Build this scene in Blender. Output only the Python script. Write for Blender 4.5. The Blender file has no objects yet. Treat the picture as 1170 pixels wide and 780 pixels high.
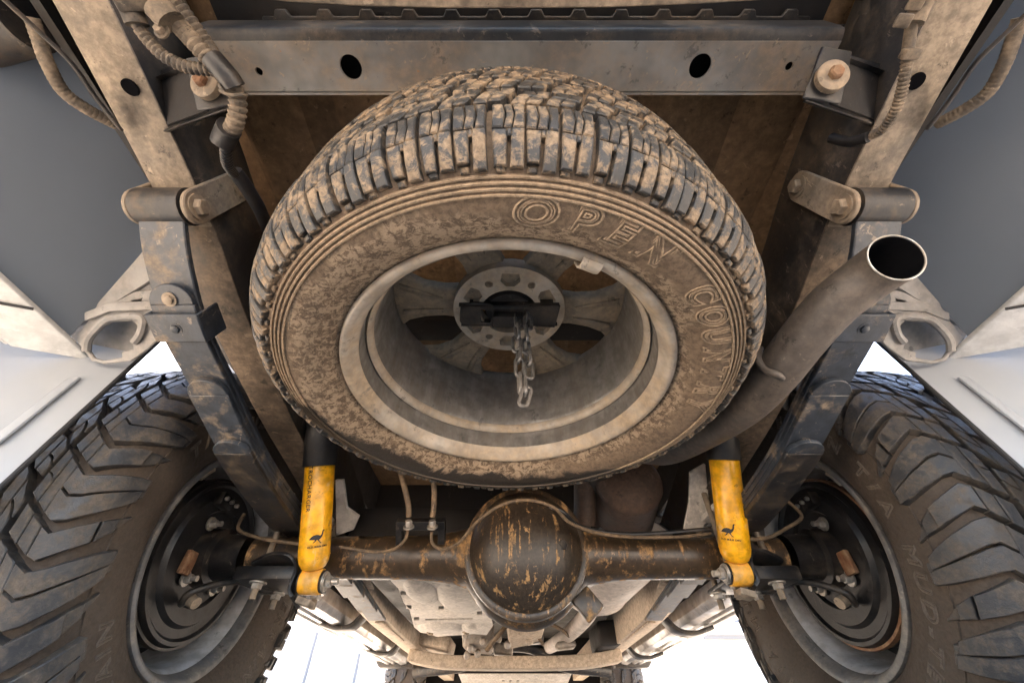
import bpy, bmesh, math, random
from mathutils import Vector as V, Matrix as M, noise as mnoise
from mathutils.geometry import tessellate_polygon
random.seed(7)
PI = math.pi; cos = math.cos; sin = math.sin; R_ = math.radians
SC = bpy.context.scene; COL = SC.collection

# ------------------------------------------------------------------ camera
F_PX, CX, CY, PITCH, ZC = 460.0, 585.0, 390.0, R_(44.0), 0.144
cam = bpy.data.cameras.new('camera'); camo = bpy.data.objects.new('camera', cam); COL.objects.link(camo)
cam.sensor_width = 36.0; cam.lens = F_PX / 1170.0 * 36.0
cam.clip_start = 0.005; cam.clip_end = 3000
camo.location = (0, 0, ZC); camo.rotation_euler = (PI/2 + PITCH, 0, 0)
SC.camera = camo

# ------------------------------------------------------------------ sky, sun, exposure
SUN_EL, SUN_AZ = R_(50), R_(345)          # azimuth measured clockwise from +Y (front of the truck)
w = bpy.data.worlds.new('World'); SC.world = w; w.use_nodes = True
nt = w.node_tree; bg = nt.nodes['Background']
sky = nt.nodes.new('ShaderNodeTexSky'); sky.sky_type = 'NISHITA'; sky.sun_disc = False
sky.sun_elevation = SUN_EL; sky.sun_rotation = SUN_AZ
sky.air_density = 1.0; sky.dust_density = 4.0; sky.ozone_density = 1.0
nt.links.new(sky.outputs[0], bg.inputs[0]); bg.inputs[1].default_value = 0.15
sl = bpy.data.lights.new('sun', 'SUN'); sl.energy = 4.5; sl.angle = R_(0.6); sl.color = (1.0, 0.95, 0.87)
so = bpy.data.objects.new('sun', sl); COL.objects.link(so)
sdir = V((sin(SUN_AZ)*cos(SUN_EL), cos(SUN_AZ)*cos(SUN_EL), sin(SUN_EL)))
so.rotation_euler = (-sdir).to_track_quat('-Z', 'Y').to_euler(); so.location = sdir*30
SC.view_settings.view_transform = 'Standard'; SC.view_settings.look = 'None'
SC.view_settings.exposure = 3.4; SC.view_settings.gamma = 1.0
SC.render.engine = 'CYCLES'
SC.cycles.use_denoising = True; SC.cycles.max_bounces = 6; SC.cycles.diffuse_bounces = 4; SC.cycles.glossy_bounces = 2; SC.cycles.use_adaptive_sampling = True; SC.cycles.adaptive_threshold = .025
SC.cycles.caustics_reflective = False; SC.cycles.caustics_refractive = False

# ------------------------------------------------------------------ helpers
FW = V((0, cos(PITCH), sin(PITCH))); UP = V((0, -sin(PITCH), cos(PITCH))); RT = V((1, 0, 0)); CAM = V((0, 0, ZC))
def W(px, py, S=None, X=None, Y=None, Z=None):
    """photo pixel (1170x780) + one known coordinate (depth S, or X, Y, Z) -> point in metres"""
    d = RT*((px-CX)/F_PX) + UP*((CY-py)/F_PX) + FW
    if S is not None: t = S
    elif X is not None: t = X/d.x
    elif Y is not None: t = Y/d.y
    else: t = (Z-ZC)/d.z
    return CAM + d*t

class MB:
    def __init__(s): s.v = []; s.f = []
    def add(s, vs, fs):
        o = len(s.v); s.v += [V(p) for p in vs]; s.f += [tuple(i+o for i in f) for f in fs]; return s
    def hexa(s, p):   # p: 4 bottom, 4 top
        return s.add(p, [(0,3,2,1),(4,5,6,7),(0,1,5,4),(1,2,6,5),(2,3,7,6),(3,0,4,7)])
    def box(s, c, d, rot=None):
        c = V(c); h = V(d)/2; ps = []
        for z in (-1, 1):
            for x, y in ((-1,-1),(1,-1),(1,1),(-1,1)):
                q = V((x*h.x, y*h.y, z*h.z)); ps.append(c + (rot @ q if rot else q))
        return s.hexa(ps)
    def slab(s, quad, thick):  # quad of 4 points, thickness vector
        t = V(thick); q = [V(p) for p in quad]
        return s.hexa(q + [p+t for p in q])
    def prism(s, poly, vec):
        n = len(poly); vec = V(vec); a = [V(p) for p in poly]; b = [p+vec for p in a]
        return s.add(a+b, [tuple(range(n))[::-1], tuple(range(n, 2*n))] + [(i, (i+1) % n, n+(i+1) % n, n+i) for i in range(n)])
    def tube(s, path, r, seg=12, cap=True, closed=False):
        path = [V(p) for p in path]; n = len(path); rs = r if isinstance(r, (list, tuple)) else [r]*n
        vs = []; nrm = None
        for i, p in enumerate(path):
            if closed: t = path[(i+1) % n]-path[i-1]
            else: t = path[min(i+1, n-1)]-path[max(i-1, 0)]
            t = t.normalized() if t.length > 1e-9 else V((0,0,1))
            if nrm is None:
                nrm = t.orthogonal().normalized()
            nrm = (nrm - t*nrm.dot(t))
            nrm = nrm.normalized() if nrm.length > 1e-6 else t.orthogonal().normalized()
            b = t.cross(nrm)
            for k in range(seg):
                a = 2*PI*k/seg; vs.append(p + (nrm*cos(a)+b*sin(a))*rs[i])
        fs = []
        m = n if closed else n-1
        for i in range(m):
            j = (i+1) % n
            for k in range(seg):
                l = (k+1) % seg; fs.append((i*seg+k, i*seg+l, j*seg+l, j*seg+k))
        if cap and not closed:
            fs.append(tuple(range(seg))[::-1]); fs.append(tuple(range((n-1)*seg, n*seg)))
        return s.add(vs, fs)
    def lathe(s, prof, mat=None, seg=48, closed=False):   # prof (r, z) about local Z
        mat = mat or M.Identity(4); n = len(prof); vs = []; fs = []; idx = []
        for r, z in prof:
            if r < 1e-6: idx.append([len(vs)]*seg); vs.append(mat @ V((0,0,z)))
            else:
                idx.append(list(range(len(vs), len(vs)+seg)))
                vs += [mat @ V((r*cos(2*PI*k/seg), r*sin(2*PI*k/seg), z)) for k in range(seg)]
        for i in range(n if closed else n-1):
            j = (i+1) % n
            for k in range(seg):
                l = (k+1) % seg
                q = []
                for a in (idx[i][k], idx[i][l], idx[j][l], idx[j][k]):
                    if a not in q: q.append(a)
                if len(q) > 2: fs.append(tuple(q))
        return s.add(vs, fs)
    def strip(s, path, wv, th):   # bar of rectangular section: width vector wv, thickness th (list or number) along the normal
        path = [V(p) for p in path]; n = len(path); wv = V(wv); vs = []
        for i, p in enumerate(path):
            t = (path[min(i+1, n-1)]-path[max(i-1, 0)]).normalized()
            nn = wv.cross(t).normalized()*(th[i] if isinstance(th, list) else th)
            vs += [p-wv/2, p+wv/2, p+wv/2+nn, p-wv/2+nn]
        fs = [(0,1,2,3)[::-1], tuple(4*(n-1)+k for k in range(4))]
        for i in range(n-1):
            for k in range(4):
                l = (k+1) % 4; fs.append((4*i+k, 4*i+l, 4*i+4+l, 4*i+4+k))
        return s.add(vs, fs)
    def plate(s, outer, holes, thick):   # 3D loops in one plane (holes list of loops), thickness vector
        loops = [[V(p) for p in outer]] + [[V(p) for p in h] for h in holes]
        flat = [p for l in loops for p in l]; n = len(flat); t = V(thick)
        tri = tessellate_polygon(loops)
        fs = [tuple(x) for x in tri] + [tuple(i+n for i in x)[::-1] for x in tri]
        o = 0
        for l in loops:
            m = len(l)
            for i in range(m): fs.append((o+i, o+(i+1) % m, n+o+(i+1) % m, n+o+i))
            o += m
        return s.add(flat+[p+t for p in flat], fs)
    def hexbolt(s, p, d, r, h, washer=True):
        d = V(d).normalized(); m = M.Translation(V(p)) @ d.to_track_quat('Z','Y').to_matrix().to_4x4()
        if washer: s.lathe([(0,-.001),(r*1.5,-.001),(r*1.5,h*.18),(0,h*.18)], m, 18)
        s.lathe([(0,0),(r,0),(r,h*.85),(r*.85,h),(0,h)], m, 6)
        return s
    def build(s, name, mat, parent=None, local=False, bevel=0.0, segs=2, smooth=40, sub=0):
        bm = bmesh.new(); vs = [bm.verts.new(p) for p in s.v]
        for f in s.f:
            try: bm.faces.new([vs[i] for i in f])
            except ValueError: pass
        bmesh.ops.recalc_face_normals(bm, faces=bm.faces)
        if bevel:
            ed = [e for e in bm.edges if len(e.link_faces) == 2 and e.calc_face_angle(0) > R_(32)]
            if ed: bmesh.ops.bevel(bm, geom=ed, offset=bevel, segments=segs, affect='EDGES', profile=.5, clamp_overlap=True)
        me = bpy.data.meshes.new(name)
        if parent is None and not local:
            c = sum((v.co for v in bm.verts), V())/max(1, len(bm.verts))
        elif local: c = V()
        else: c = WLOC[parent.name]
        for v in bm.verts: v.co -= c
        bm.to_mesh(me); bm.free()
        if smooth:
            me.shade_smooth(); me.set_sharp_from_angle(angle=R_(smooth))
        o = bpy.data.objects.new(name, me); COL.objects.link(o)
        if mat: me.materials.append(mat)
        if parent is None and not local: o.location = c
        elif parent is not None: o.parent = parent
        WLOC[o.name] = c
        if sub:
            md = o.modifiers.new('s', 'SUBSURF'); md.levels = sub; md.render_levels = sub
        return o
WLOC = {}
def tag(o, label=None, cat=None, group=None, kind=None):
    for k, v in (('label', label), ('category', cat), ('group', group), ('kind', kind)):
        if v: o[k] = v
    return o
def thing(name, label, cat, loc=(0,0,0), group=None, rot=None):
    o = bpy.data.objects.new(name, None); COL.objects.link(o); o.location = loc; o.empty_display_size = .05
    if rot: o.rotation_euler = rot
    WLOC[o.name] = V(loc)
    return tag(o, label, cat, group)
def child(name, me, parent, mat=None):
    o = bpy.data.objects.new(name, me); COL.objects.link(o); o.parent = parent; return o
def smoothpath(pts, n=8):
    pts = [V(p) for p in pts]; out = []
    for i in range(len(pts)-1):
        p0, p1, p2, p3 = pts[max(i-1,0)], pts[i], pts[i+1], pts[min(i+2, len(pts)-1)]
        for k in range(n):
            t = k/n; out.append(.5*((2*p1)+(p2-p0)*t+(2*p0-5*p1+4*p2-p3)*t*t+(3*p1-p0-3*p2+p3)*t**3))
    return out+[pts[-1]]
def circ(c, u, v, r, n=20): c = V(c); return [c+V(u)*(r*cos(2*PI*k/n))+V(v)*(r*sin(2*PI*k/n)) for k in range(n)]
def hose_corr(mb, pts, r, pitch=.006, depth=.20, seg=12):
    """corrugated conduit: the radius rises and falls along the path"""
    p = smoothpath(pts, 24); L = [0]
    for i in range(1, len(p)): L.append(L[-1]+(p[i]-p[i-1]).length)
    n = int(L[-1]/(pitch/4)); path = []; rs = []; j = 0
    for i in range(n+1):
        d = L[-1]*i/n
        while j < len(L)-2 and L[j+1] < d: j += 1
        t = (d-L[j])/max(1e-9, L[j+1]-L[j]); path.append(p[j].lerp(p[j+1], min(1, t)))
        rs.append(r*(1-depth*(0,0,.5,1)[i % 4]) if i % 4 else r)
    return mb.tube(path, rs, seg)

# ------------------------------------------------------------------ materials
def new_mat(name):
    m = bpy.data.materials.new(name); m.use_nodes = True; n = m.node_tree
    return m, n, n.nodes['Principled BSDF'], n.nodes.new('ShaderNodeNewGeometry')
def nnode(n, typ, **kw):
    x = n.nodes.new(typ)
    for k, v in kw.items(): setattr(x, k, v)
    return x
def noise(n, vec, scale, detail=6, rough=.6, dist=0):
    x = n.nodes.new('ShaderNodeTexNoise'); x.inputs['Scale'].default_value = scale; x.inputs['Detail'].default_value = detail
    x.inputs['Roughness'].default_value = rough; x.inputs['Distortion'].default_value = dist
    n.links.new(vec, x.inputs['Vector']); return x.outputs['Fac']
def ramp(n, fac, lo, hi, a=0., b=1.):
    x = n.nodes.new('ShaderNodeMapRange'); x.interpolation_type = 'SMOOTHSTEP'
    for k, v in ((1, lo), (2, hi), (3, a), (4, b)): x.inputs[k].default_value = v
    n.links.new(fac, x.inputs[0]); return x.outputs[0]
def mixc(n, fac, a, b):
    x = n.nodes.new('ShaderNodeMix'); x.data_type = 'RGBA'
    for i, v in ((0, fac), (6, a), (7, b)):
        if hasattr(v, 'is_linked') or hasattr(v, 'node'): n.links.new(v, x.inputs[i])
        else: x.inputs[i].default_value = (*v, 1) if isinstance(v, tuple) else v
    return x.outputs[2]
def mth(n, op, a, b=None):
    x = n.nodes.new('ShaderNodeMath'); x.operation = op
    for i, v in ((0, a), (1, b)):
        if v is None: continue
        if hasattr(v, 'node'): n.links.new(v, x.inputs[i])
        else: x.inputs[i].default_value = v
    return x.outputs[0]
def scaled(n, vec, sc):
    x = n.nodes.new('ShaderNodeMapping'); x.inputs['Scale'].default_value = sc; n.links.new(vec, x.inputs['Vector']); return x.outputs[0]
def set_bump(n, b, h, strength, dist=.002):
    x = n.nodes.new('ShaderNodeBump'); x.inputs['Strength'].default_value = strength; x.inputs['Distance'].default_value = dist
    n.links.new(h, x.inputs['Height']); n.links.new(x.outputs[0], b.inputs['Normal'])
def dusty(name, base, dust, amt=.5, scale=9, soft=.14, rough=.55, drough=.9, metal=0., bump=.35, streak=None, fine=70, spots=None):
    m, n, b, g = new_mat(name); p = g.outputs['Position']
    ps = scaled(n, p, streak) if streak else p
    a = noise(n, ps, scale, 6, .68, .3); f = noise(n, p, fine, 4, .7)
    mask = mth(n, 'ADD', mth(n, 'MULTIPLY', a, .78), mth(n, 'MULTIPLY', f, .22))
    c0 = .5 + (.5-amt)*.42
    k = ramp(n, mask, c0-soft, c0+soft)
    base2 = mixc(n, ramp(n, noise(n, p, scale*3.1, 3, .6), .3, .7), tuple(x*.72 for x in base), tuple(min(1, x*1.25) for x in base))
    dust2 = mixc(n, ramp(n, f, .3, .7), tuple(x*.68 for x in dust), tuple(min(1, x*1.2) for x in dust))
    c = mixc(n, k, base2, dust2)
    sp1 = noise(n, p, 38, 6, .72, .15)
    c = mixc(n, ramp(n, sp1, .60, .66, 0, .65), c, tuple(x*.35 for x in base))
    c = mixc(n, ramp(n, noise(n, scaled(n, p, (1,1,.35)), 52, 5, .7, .5), .625, .67, 0, .55), c, tuple(min(1, x*1.35+.02) for x in dust))
    if spots:
        c = mixc(n, ramp(n, noise(n, p, spots[1], 4, .6), spots[2], spots[2]+.05), c, spots[0])
    n.links.new(c, b.inputs['Base Color'])
    n.links.new(ramp(n, k, 0, 1, rough, drough), b.inputs['Roughness'])
    if metal: n.links.new(ramp(n, k, 0, 1, metal, 0), b.inputs['Metallic'])
    set_bump(n, b, mth(n, 'ADD', mth(n, 'MULTIPLY', mask, .8), mth(n, 'MULTIPLY', f, .5)), bump)
    return m
def plain(name, col, rough=.5, metal=0., bump=.1, sc=120, rvar=.2, cvar=1.):
    m, n, b, g = new_mat(name); p = g.outputs['Position']; f = noise(n, p, sc, 5, .65)
    n.links.new(mixc(n, ramp(n, f, .25, .75), tuple(x*(1-.2*cvar) for x in col), tuple(min(1, x*(1+.15*cvar)) for x in col)), b.inputs['Base Color'])
    n.links.new(ramp(n, noise(n, p, 14, 5, .6), .3, .7, rough*(1-rvar), min(1, rough*(1+rvar))), b.inputs['Roughness'])
    b.inputs['Metallic'].default_value = metal; set_bump(n, b, f, bump, .001); return m

TAN = (.36, .255, .155); TAN2 = (.40, .30, .20); BEIGE = (.34, .272, .20)
MT = {}
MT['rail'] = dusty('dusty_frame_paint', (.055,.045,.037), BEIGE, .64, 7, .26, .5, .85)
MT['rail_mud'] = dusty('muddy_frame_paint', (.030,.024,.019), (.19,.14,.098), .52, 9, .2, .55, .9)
MT['rail_dark'] = dusty('dark_frame_and_shade', (.016,.015,.015), (.13,.095,.065), .28, 10, .2, .5, .9)
MT['rail_front'] = dusty('sunlit_frame_dust', (.30,.25,.2), (.55,.45,.35), .7, 5, .3, .5, .85)  # paler copy of the frame dust; brighter front light is in the colour
MT['beam'] = dusty('grey_beam_paint', (.21,.205,.195), (.27,.19,.12), .36, 5, .2, .36, .8, streak=(1,1,.5), spots=((.34,.15,.055), 22, .69))
MT['black'] = dusty('black_paint', (.007,.007,.008), (.10,.077,.057), .24, 16, .18, .4, .9)
MT['soot'] = dusty('dirty_black', (.005,.005,.006), (.028,.021,.016), .35, 8, .25, .6, .95)
MT['spring'] = dusty('spring_steel', (.028,.035,.047), (.21,.165,.12), .28, 17, .09, .42, .85, bump=.3)
MT['spring_dark'] = dusty('spring_side', (.012,.013,.016), (.13,.095,.06), .26, 13, .16, .45, .85)
MT['shackle'] = dusty('shackle_steel', (.16,.13,.10), (.34,.26,.18), .5, 12, .25, .5, .85)
MT['steel'] = dusty('plain_steel', (.42,.41,.39), (.33,.25,.17), .35, 20, .2, .35, .8, metal=.8)
MT['floor'] = dusty('rusty_bed_floor', (.15,.085,.042), (.30,.185,.095), .5, 6, .3, .7, .95, streak=(1,.35,1), spots=((.045,.03,.02), 9, .66))
MT['hose'] = dusty('dusty_conduit', (.025,.022,.020), (.24,.185,.13), .52, 22, .2, .6, .9)
MT['pipe'] = dusty('exhaust_pipe', (.075,.066,.060), (.155,.122,.096), .5, 9, .3, .48, .75, metal=.25, bump=.15)
MT['pipe_in'] = plain('pipe_soot_hole_dark', (.004,.004,.005), .95); MT['pipe_in'].node_tree.nodes['Principled BSDF'].inputs['Specular IOR Level'].default_value = .05
MT['yellow'] = dusty('yellow_enamel', (.80,.39,.008), (.50,.34,.16), .10, 16, .2, .32, .75, bump=.06)
MT['yellow2'] = dusty('dusty_yellow', (.80,.38,.01), (.55,.36,.18), .35, 18, .2, .4, .8)
MT['boot'] = dusty('rubber_boot', (.007,.007,.009), (.04,.033,.027), .25, 20, .2, .5, .9)
MT['print'] = plain('black_print', (.010,.010,.012), .5)
MT['axle'] = dusty('oily_axle', (.052,.034,.020), (.33,.19,.080), .36, 17, .055, .34, .85, streak=(1.6,1.6,.45), fine=95, bump=.5)
MT['cover'] = dusty('oily_cover', (.036,.026,.018), (.40,.235,.095), .285, 44, .05, .40, .8, streak=(1.7,1.7,.07), fine=120, bump=.5)
MT['line'] = dusty('brake_pipe', (.06,.042,.028), (.23,.155,.09), .5, 40, .2, .5, .9)
MT['tank'] = dusty('tank_guard', (.52,.49,.46), (.66,.61,.55), .6, 5, .3, .6, .85, bump=.2)
MT['muffler'] = dusty('muffler_steel', (.50,.46,.43), (.62,.54,.48), .5, 6, .3, .45, .8, bump=.15)
MT['muffler_dark'] = dusty('muffler_rusty', (.06,.04,.03), (.16,.10,.07), .5, 8, .3, .5, .85)
MT['alu'] = dusty('cast_alloy', (.38,.37,.36), (.42,.34,.26), .5, 12, .3, .4, .8, metal=.6)
MT['step'] = dusty('step_alloy', (.50,.51,.53), (.40,.34,.28), .34, 6, .25, .28, .7, metal=.9, bump=.1)
MT['rim'] = dusty('alloy_rim', (.40,.39,.375), (.36,.28,.19), .52, 8, .25, .36, .8, metal=.45, bump=.2)
MT['rim_lip'] = dusty('alloy_rim_lip', (.48,.445,.395), (.39,.295,.195), .55, 9, .25, .4, .8, metal=.3, bump=.2)
MT['barrel'] = dusty('alloy_barrel', (.25,.245,.235), (.10,.078,.055), .46, 14, .25, .34, .8, metal=.5, streak=(1,1,.14), bump=.2)
MT['spoke'] = dusty('alloy_spoke', (.20,.175,.145), (.31,.235,.155), .62, 10, .25, .5, .85, metal=.3)
MT['wrim_lip'] = dusty('dirty_rim_lip', (.10,.105,.115), (.22,.20,.175), .4, 14, .2, .45, .8, bump=.15)
MT['wrim'] = dusty('painted_rim', (.52,.55,.60), (.36,.34,.31), .32, 9, .25, .3, .7, metal=.25, bump=.1)
MT['wrim_dark'] = plain('dark_rim', (.012,.013,.015), .4)
MT['drum'] = dusty('brake_drum', (.006,.007,.009), (.04,.034,.03), .26, 12, .2, .38, .9)
MT['rust'] = dusty('rusty_part', (.16,.06,.025), (.30,.2,.12), .4, 30, .2, .7, .9)
MT['white'] = plain('white_body_paint', (.62,.62,.61), .25, 0, .02, 40)
MT['panel'] = plain('inner_body_panel', (.33,.355,.39), .30, 0, .01, 12, 0, .15)
MT['bracket'] = dusty('primered_bracket', (.25,.255,.26), (.25,.225,.20), .5, 8, .3, .5, .8, bump=.1)
MT['liner'] = plain('dark_liner', (.15,.175,.21), .36, 0, .004, 8, 0, .12)
MT['rubber_trim'] = plain('rubber_trim', (.02,.02,.022), .7)
MT['ground'] = None

def tyre_mat(name, base, dust, amt, zdark=None, scale=16, soft=.09, bump=.5, rough0=.5, cake=None):
    m, n, b, g = new_mat(name); p = g.outputs['Position']
    a = noise(n, p, scale, 7, .72, .6); f = noise(n, p, 150, 5, .75, .4)
    fl = noise(n, p, 60, 5, .7, 1.2)
    mask = mth(n, 'ADD', mth(n, 'MULTIPLY', a, .6), mth(n, 'MULTIPLY', fl, .4))
    c0 = .5+(.5-amt)*.4; k = ramp(n, mask, c0-soft, c0+soft)
    if zdark: k = zdark(n, p, k, a)
    c = mixc(n, k, mixc(n, f, tuple(x*.7 for x in base), tuple(x*1.3 for x in base)), mixc(n, ramp(n, f, .3, .7), tuple(x*.6 for x in dust), tuple(x*1.15 for x in dust)))
    h = mth(n, 'ADD', mth(n, 'MULTIPLY', mask, .8), mth(n, 'MULTIPLY', f, .55))
    if cake: c, h = cake(n, p, c, h, k)
    n.links.new(c, b.inputs['Base Color'])
    n.links.new(ramp(n, k, 0, 1, rough0, .92), b.inputs['Roughness'])
    set_bump(n, b, h, bump, .003)
    return m
SPX, SPY, SPZ = -.005, .476, .624
def washed(n, p, k, a):
    sx = n.nodes.new('ShaderNodeSeparateXYZ'); n.links.new(p, sx.inputs[0])
    dx = mth(n, 'SUBTRACT', sx.outputs[0], SPX); dy = mth(n, 'SUBTRACT', sx.outputs[1], SPY)
    r = mth(n, 'SQRT', mth(n, 'ADD', mth(n, 'MULTIPLY', dx, dx), mth(n, 'MULTIPLY', dy, dy)))
    # direction towards front-left, where the mud has been rubbed off near the tread
    d = mth(n, 'DIVIDE', mth(n, 'ADD', mth(n, 'MULTIPLY', dx, -.36), mth(n, 'MULTIPLY', dy, .93)), r)
    edge = mth(n, 'SUBTRACT', .335, mth(n, 'MULTIPLY', ramp(n, d, .05, .85), .062))
    q = mth(n, 'SUBTRACT', mth(n, 'ADD', r, mth(n, 'MULTIPLY', mth(n, 'SUBTRACT', a, .5), .09)), edge)
    return mth(n, 'MULTIPLY', k, mth(n, 'SUBTRACT', 1.0, mth(n, 'MULTIPLY', ramp(n, q, -.006, .006), ramp(n, d, -.15, .25))))
def caked(n, p, c, h, k):
    """thick flaking mud on the inner half of the sidewall, broken by dark cracks; smoother dust outside it"""
    sx = n.nodes.new('ShaderNodeSeparateXYZ'); n.links.new(p, sx.inputs[0])
    dx = mth(n, 'SUBTRACT', sx.outputs[0], SPX); dy = mth(n, 'SUBTRACT', sx.outputs[1], SPY)
    r = mth(n, 'SQRT', mth(n, 'ADD', mth(n, 'MULTIPLY', dx, dx), mth(n, 'MULTIPLY', dy, dy)))
    an = n.nodes.new('ShaderNodeMath'); an.operation = 'ARCTAN2'; n.links.new(dy, an.inputs[0]); n.links.new(dx, an.inputs[1])
    cv = n.nodes.new('ShaderNodeCombineXYZ'); n.links.new(mth(n, 'MULTIPLY', r, 90), cv.inputs[0]); n.links.new(mth(n, 'MULTIPLY', an.outputs[0], 9), cv.inputs[1])
    rub = noise(n, cv.outputs[0], 1.0, 6, .75, .8)
    big = noise(n, p, 11, 6, .65, .8); crk = noise(n, p, 105, 7, .8, .7)
    lim = ramp(n, dx, -.10, .06, .034, 0.)
    inner = ramp(n, mth(n, 'SUBTRACT', mth(n, 'ADD', r, mth(n, 'MULTIPLY', mth(n, 'SUBTRACT', big, .5), .10)), lim), .256, .272, 1, 0)
    th = mth(n, 'MULTIPLY', inner, k)
    flake = mth(n, 'MULTIPLY', th, ramp(n, mth(n, 'ADD', mth(n, 'MULTIPLY', crk, .6), mth(n, 'MULTIPLY', rub, .4)), .47, .52))
    c = mixc(n, flake, c, mixc(n, crk, (.25,.18,.12), (.42,.325,.225)))
    dark = mth(n, 'MULTIPLY', th, ramp(n, crk, .50, .44))
    c = mixc(n, mth(n, 'MULTIPLY', dark, .6), c, (.085,.06,.04))
    return c, mth(n, 'ADD', h, mth(n, 'MULTIPLY', flake, .9))
MT['sp_side'] = tyre_mat('muddy_sidewall', (.028,.022,.017), (.20,.142,.094), .86, washed, soft=.14, cake=caked)
MT['sp_tread'] = tyre_mat('muddy_tread', (.034,.032,.030), (.26,.19,.125), .46, None, scale=42, soft=.05)
MT['sp_letter'] = tyre_mat('raised_letters', (.05,.036,.024), (.33,.245,.165), .86, washed)
MT['w_tread'] = tyre_mat('clean_tread', (.026,.028,.032), (.110,.092,.074), .46, None, scale=24, soft=.09, bump=.45, rough0=.40)
MT['w_side'] = tyre_mat('brown_sidewall', (.040,.031,.025), (.085,.065,.050), .6, None, scale=6, soft=.2, bump=.22)
MT['w_letter'] = tyre_mat('tyre_letters', (.085,.07,.058), (.145,.118,.095), .6, None, scale=6, soft=.2, bump=.2)

# ------------------------------------------------------------------ tyres
class Profile:
    """half section (r, z) from the crown (z = 0) to the bead on the +z side; t is the arc length from the crown"""
    def __init__(s, pts):
        full = [(r, -z) for r, z in pts[::-1]] + pts[1:]
        p = smoothpath([V((r, z, 0)) for r, z in full], 10)
        mid = min(range(len(p)), key=lambda i: abs(p[i].y))
        s.p = p; s.L = [0]
        for i in range(1, len(p)): s.L.append(s.L[-1]+(p[i]-p[i-1]).length)
        o = s.L[mid]; s.L = [x-o for x in s.L]
        s.half = pts
    def at(s, t):
        L = s.L; lo, hi = 0, len(L)-1
        t = max(L[0], min(L[-1], t))
        while hi-lo > 1:
            m = (lo+hi)//2
            if L[m] <= t: lo = m
            else: hi = m
        k = (t-L[lo])/(L[hi]-L[lo]); q = s.p[lo].lerp(s.p[hi], k); d = (s.p[hi]-s.p[lo]).normalized()
        nr, nz = d.y, -d.x
        if nr*(q.x-.30)+nz*q.y*.6 < 0: nr, nz = -nr, -nz
        return q.x, q.y, nr, nz
    def surf(s, t, a, h):
        r, z, nr, nz = s.at(t); r += nr*h; z += nz*h
        return V((r*cos(a), r*sin(a), z))
    def zside(s, r):
        best = None
        for q in s.p:
            if q.y > .02 and (best is None or abs(q.x-r) < abs(best.x-r)): best = q
        return best.y
def patch(mb, pf, t0, t1, la, ra, h, nt_=4, na=2, drop=.012, draft=.0016):
    """one raised rubber block: la(k), ra(k) give its two angular edges for k in 0..1 along the section"""
    rm = pf.at((t0+t1)/2)[0]; dd = draft; vs = []; fs = []
    def ring(o, hh):
        loop = []
        for i in range(nt_+1):
            k = i/nt_; t = t0+(t1-t0)*k; tt = t + (-o if i == 0 else o if i == nt_ else 0)*(1 if t1 > t0 else -1)
            loop.append((tt, la(k)-o/rm, hh))
        for i in range(nt_, -1, -1):
            k = i/nt_; t = t0+(t1-t0)*k; tt = t + (-o if i == 0 else o if i == nt_ else 0)*(1 if t1 > t0 else -1)
            loop.append((tt, ra(k)+o/rm, hh))
        return loop
    rings = [ring(dd, -.003), ring(0, h-.0012), ring(-.0012, h)]
    for rg in rings: vs += [pf.surf(*q) for q in rg]
    m = 2*(nt_+1)
    for j in range(2):
        for i in range(m):
            l = (i+1) % m; fs.append((j*m+i, j*m+l, (j+1)*m+l, (j+1)*m+i))
    for i in range(nt_):
        fs.append((2*m+i, 2*m+i+1, 2*m+m-2-i, 2*m+m-1-i))
    mb.add(vs, fs); return mb
def mesh_only(mb, name, mat, smooth=35):
    bm = bmesh.new(); vs = [bm.verts.new(p) for p in mb.v]
    for f in mb.f: bm.faces.new([vs[i] for i in f])
    bmesh.ops.recalc_face_normals(bm, faces=bm.faces)
    me = bpy.data.meshes.new(name); bm.to_mesh(me); bm.free(); me.materials.append(mat)
    me.shade_smooth(); me.set_sharp_from_angle(angle=R_(smooth)); return me
GLY = {}
def glyph(ch, size, bevel, off, shear=0):
    key = (ch, size, bevel, off, shear)
    if key not in GLY:
        cu = bpy.data.curves.new('g', 'FONT'); cu.body = ch; cu.size = size; cu.offset = off; cu.shear = shear
        cu.resolution_u = 4
        if bevel: cu.fill_mode = 'NONE'; cu.bevel_depth = bevel; cu.bevel_resolution = 0
        ob = bpy.data.objects.new('g', cu); COL.objects.link(ob)
        bpy.context.view_layer.update()
        me = bpy.data.meshes.new_from_object(ob.evaluated_get(bpy.context.evaluated_depsgraph_get()))
        GLY[key] = ([v.co.copy() for v in me.vertices], [tuple(p.vertices) for p in me.polygons])
        bpy.data.objects.remove(ob); bpy.data.curves.remove(cu); bpy.data.meshes.remove(me)
    return GLY[key]
def ring_text(tyre, pf, text, r0, size, a0, wide, mat, inner=True, bev=.0011, space=.35, bold=.0, stretch=1.0, gap=.006):
    """letters around the sidewall, tops outwards, read clockwise from angle a0 (seen from +z)"""
    x = 0
    for ch in text:
        if ch == ' ': x += size*space; continue
        vs, fs = glyph(ch, size, bev, bold, .12)
        x0 = min(v.x for v in vs); x1 = max(v.x for v in vs)
        mb = MB()
        sets = [(vs, fs)]
        if inner and ch not in '-/.': sets.append(glyph(ch, size, bev*.8, bold-size*.085, .12))
        for vv, ff in sets:
            out = []
            for v in vv:
                X = x+(v.x-x0)*wide; rr = r0+v.y*stretch; a = a0-X/r0
                out.append((rr*cos(a), rr*sin(a), pf.zside(rr)+v.z+.0004))
            mb.add(out, ff)
        o = child('letter', mesh_only(mb, 'letter', mat), tyre)
        x += (x1-x0)*wide+gap

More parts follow.
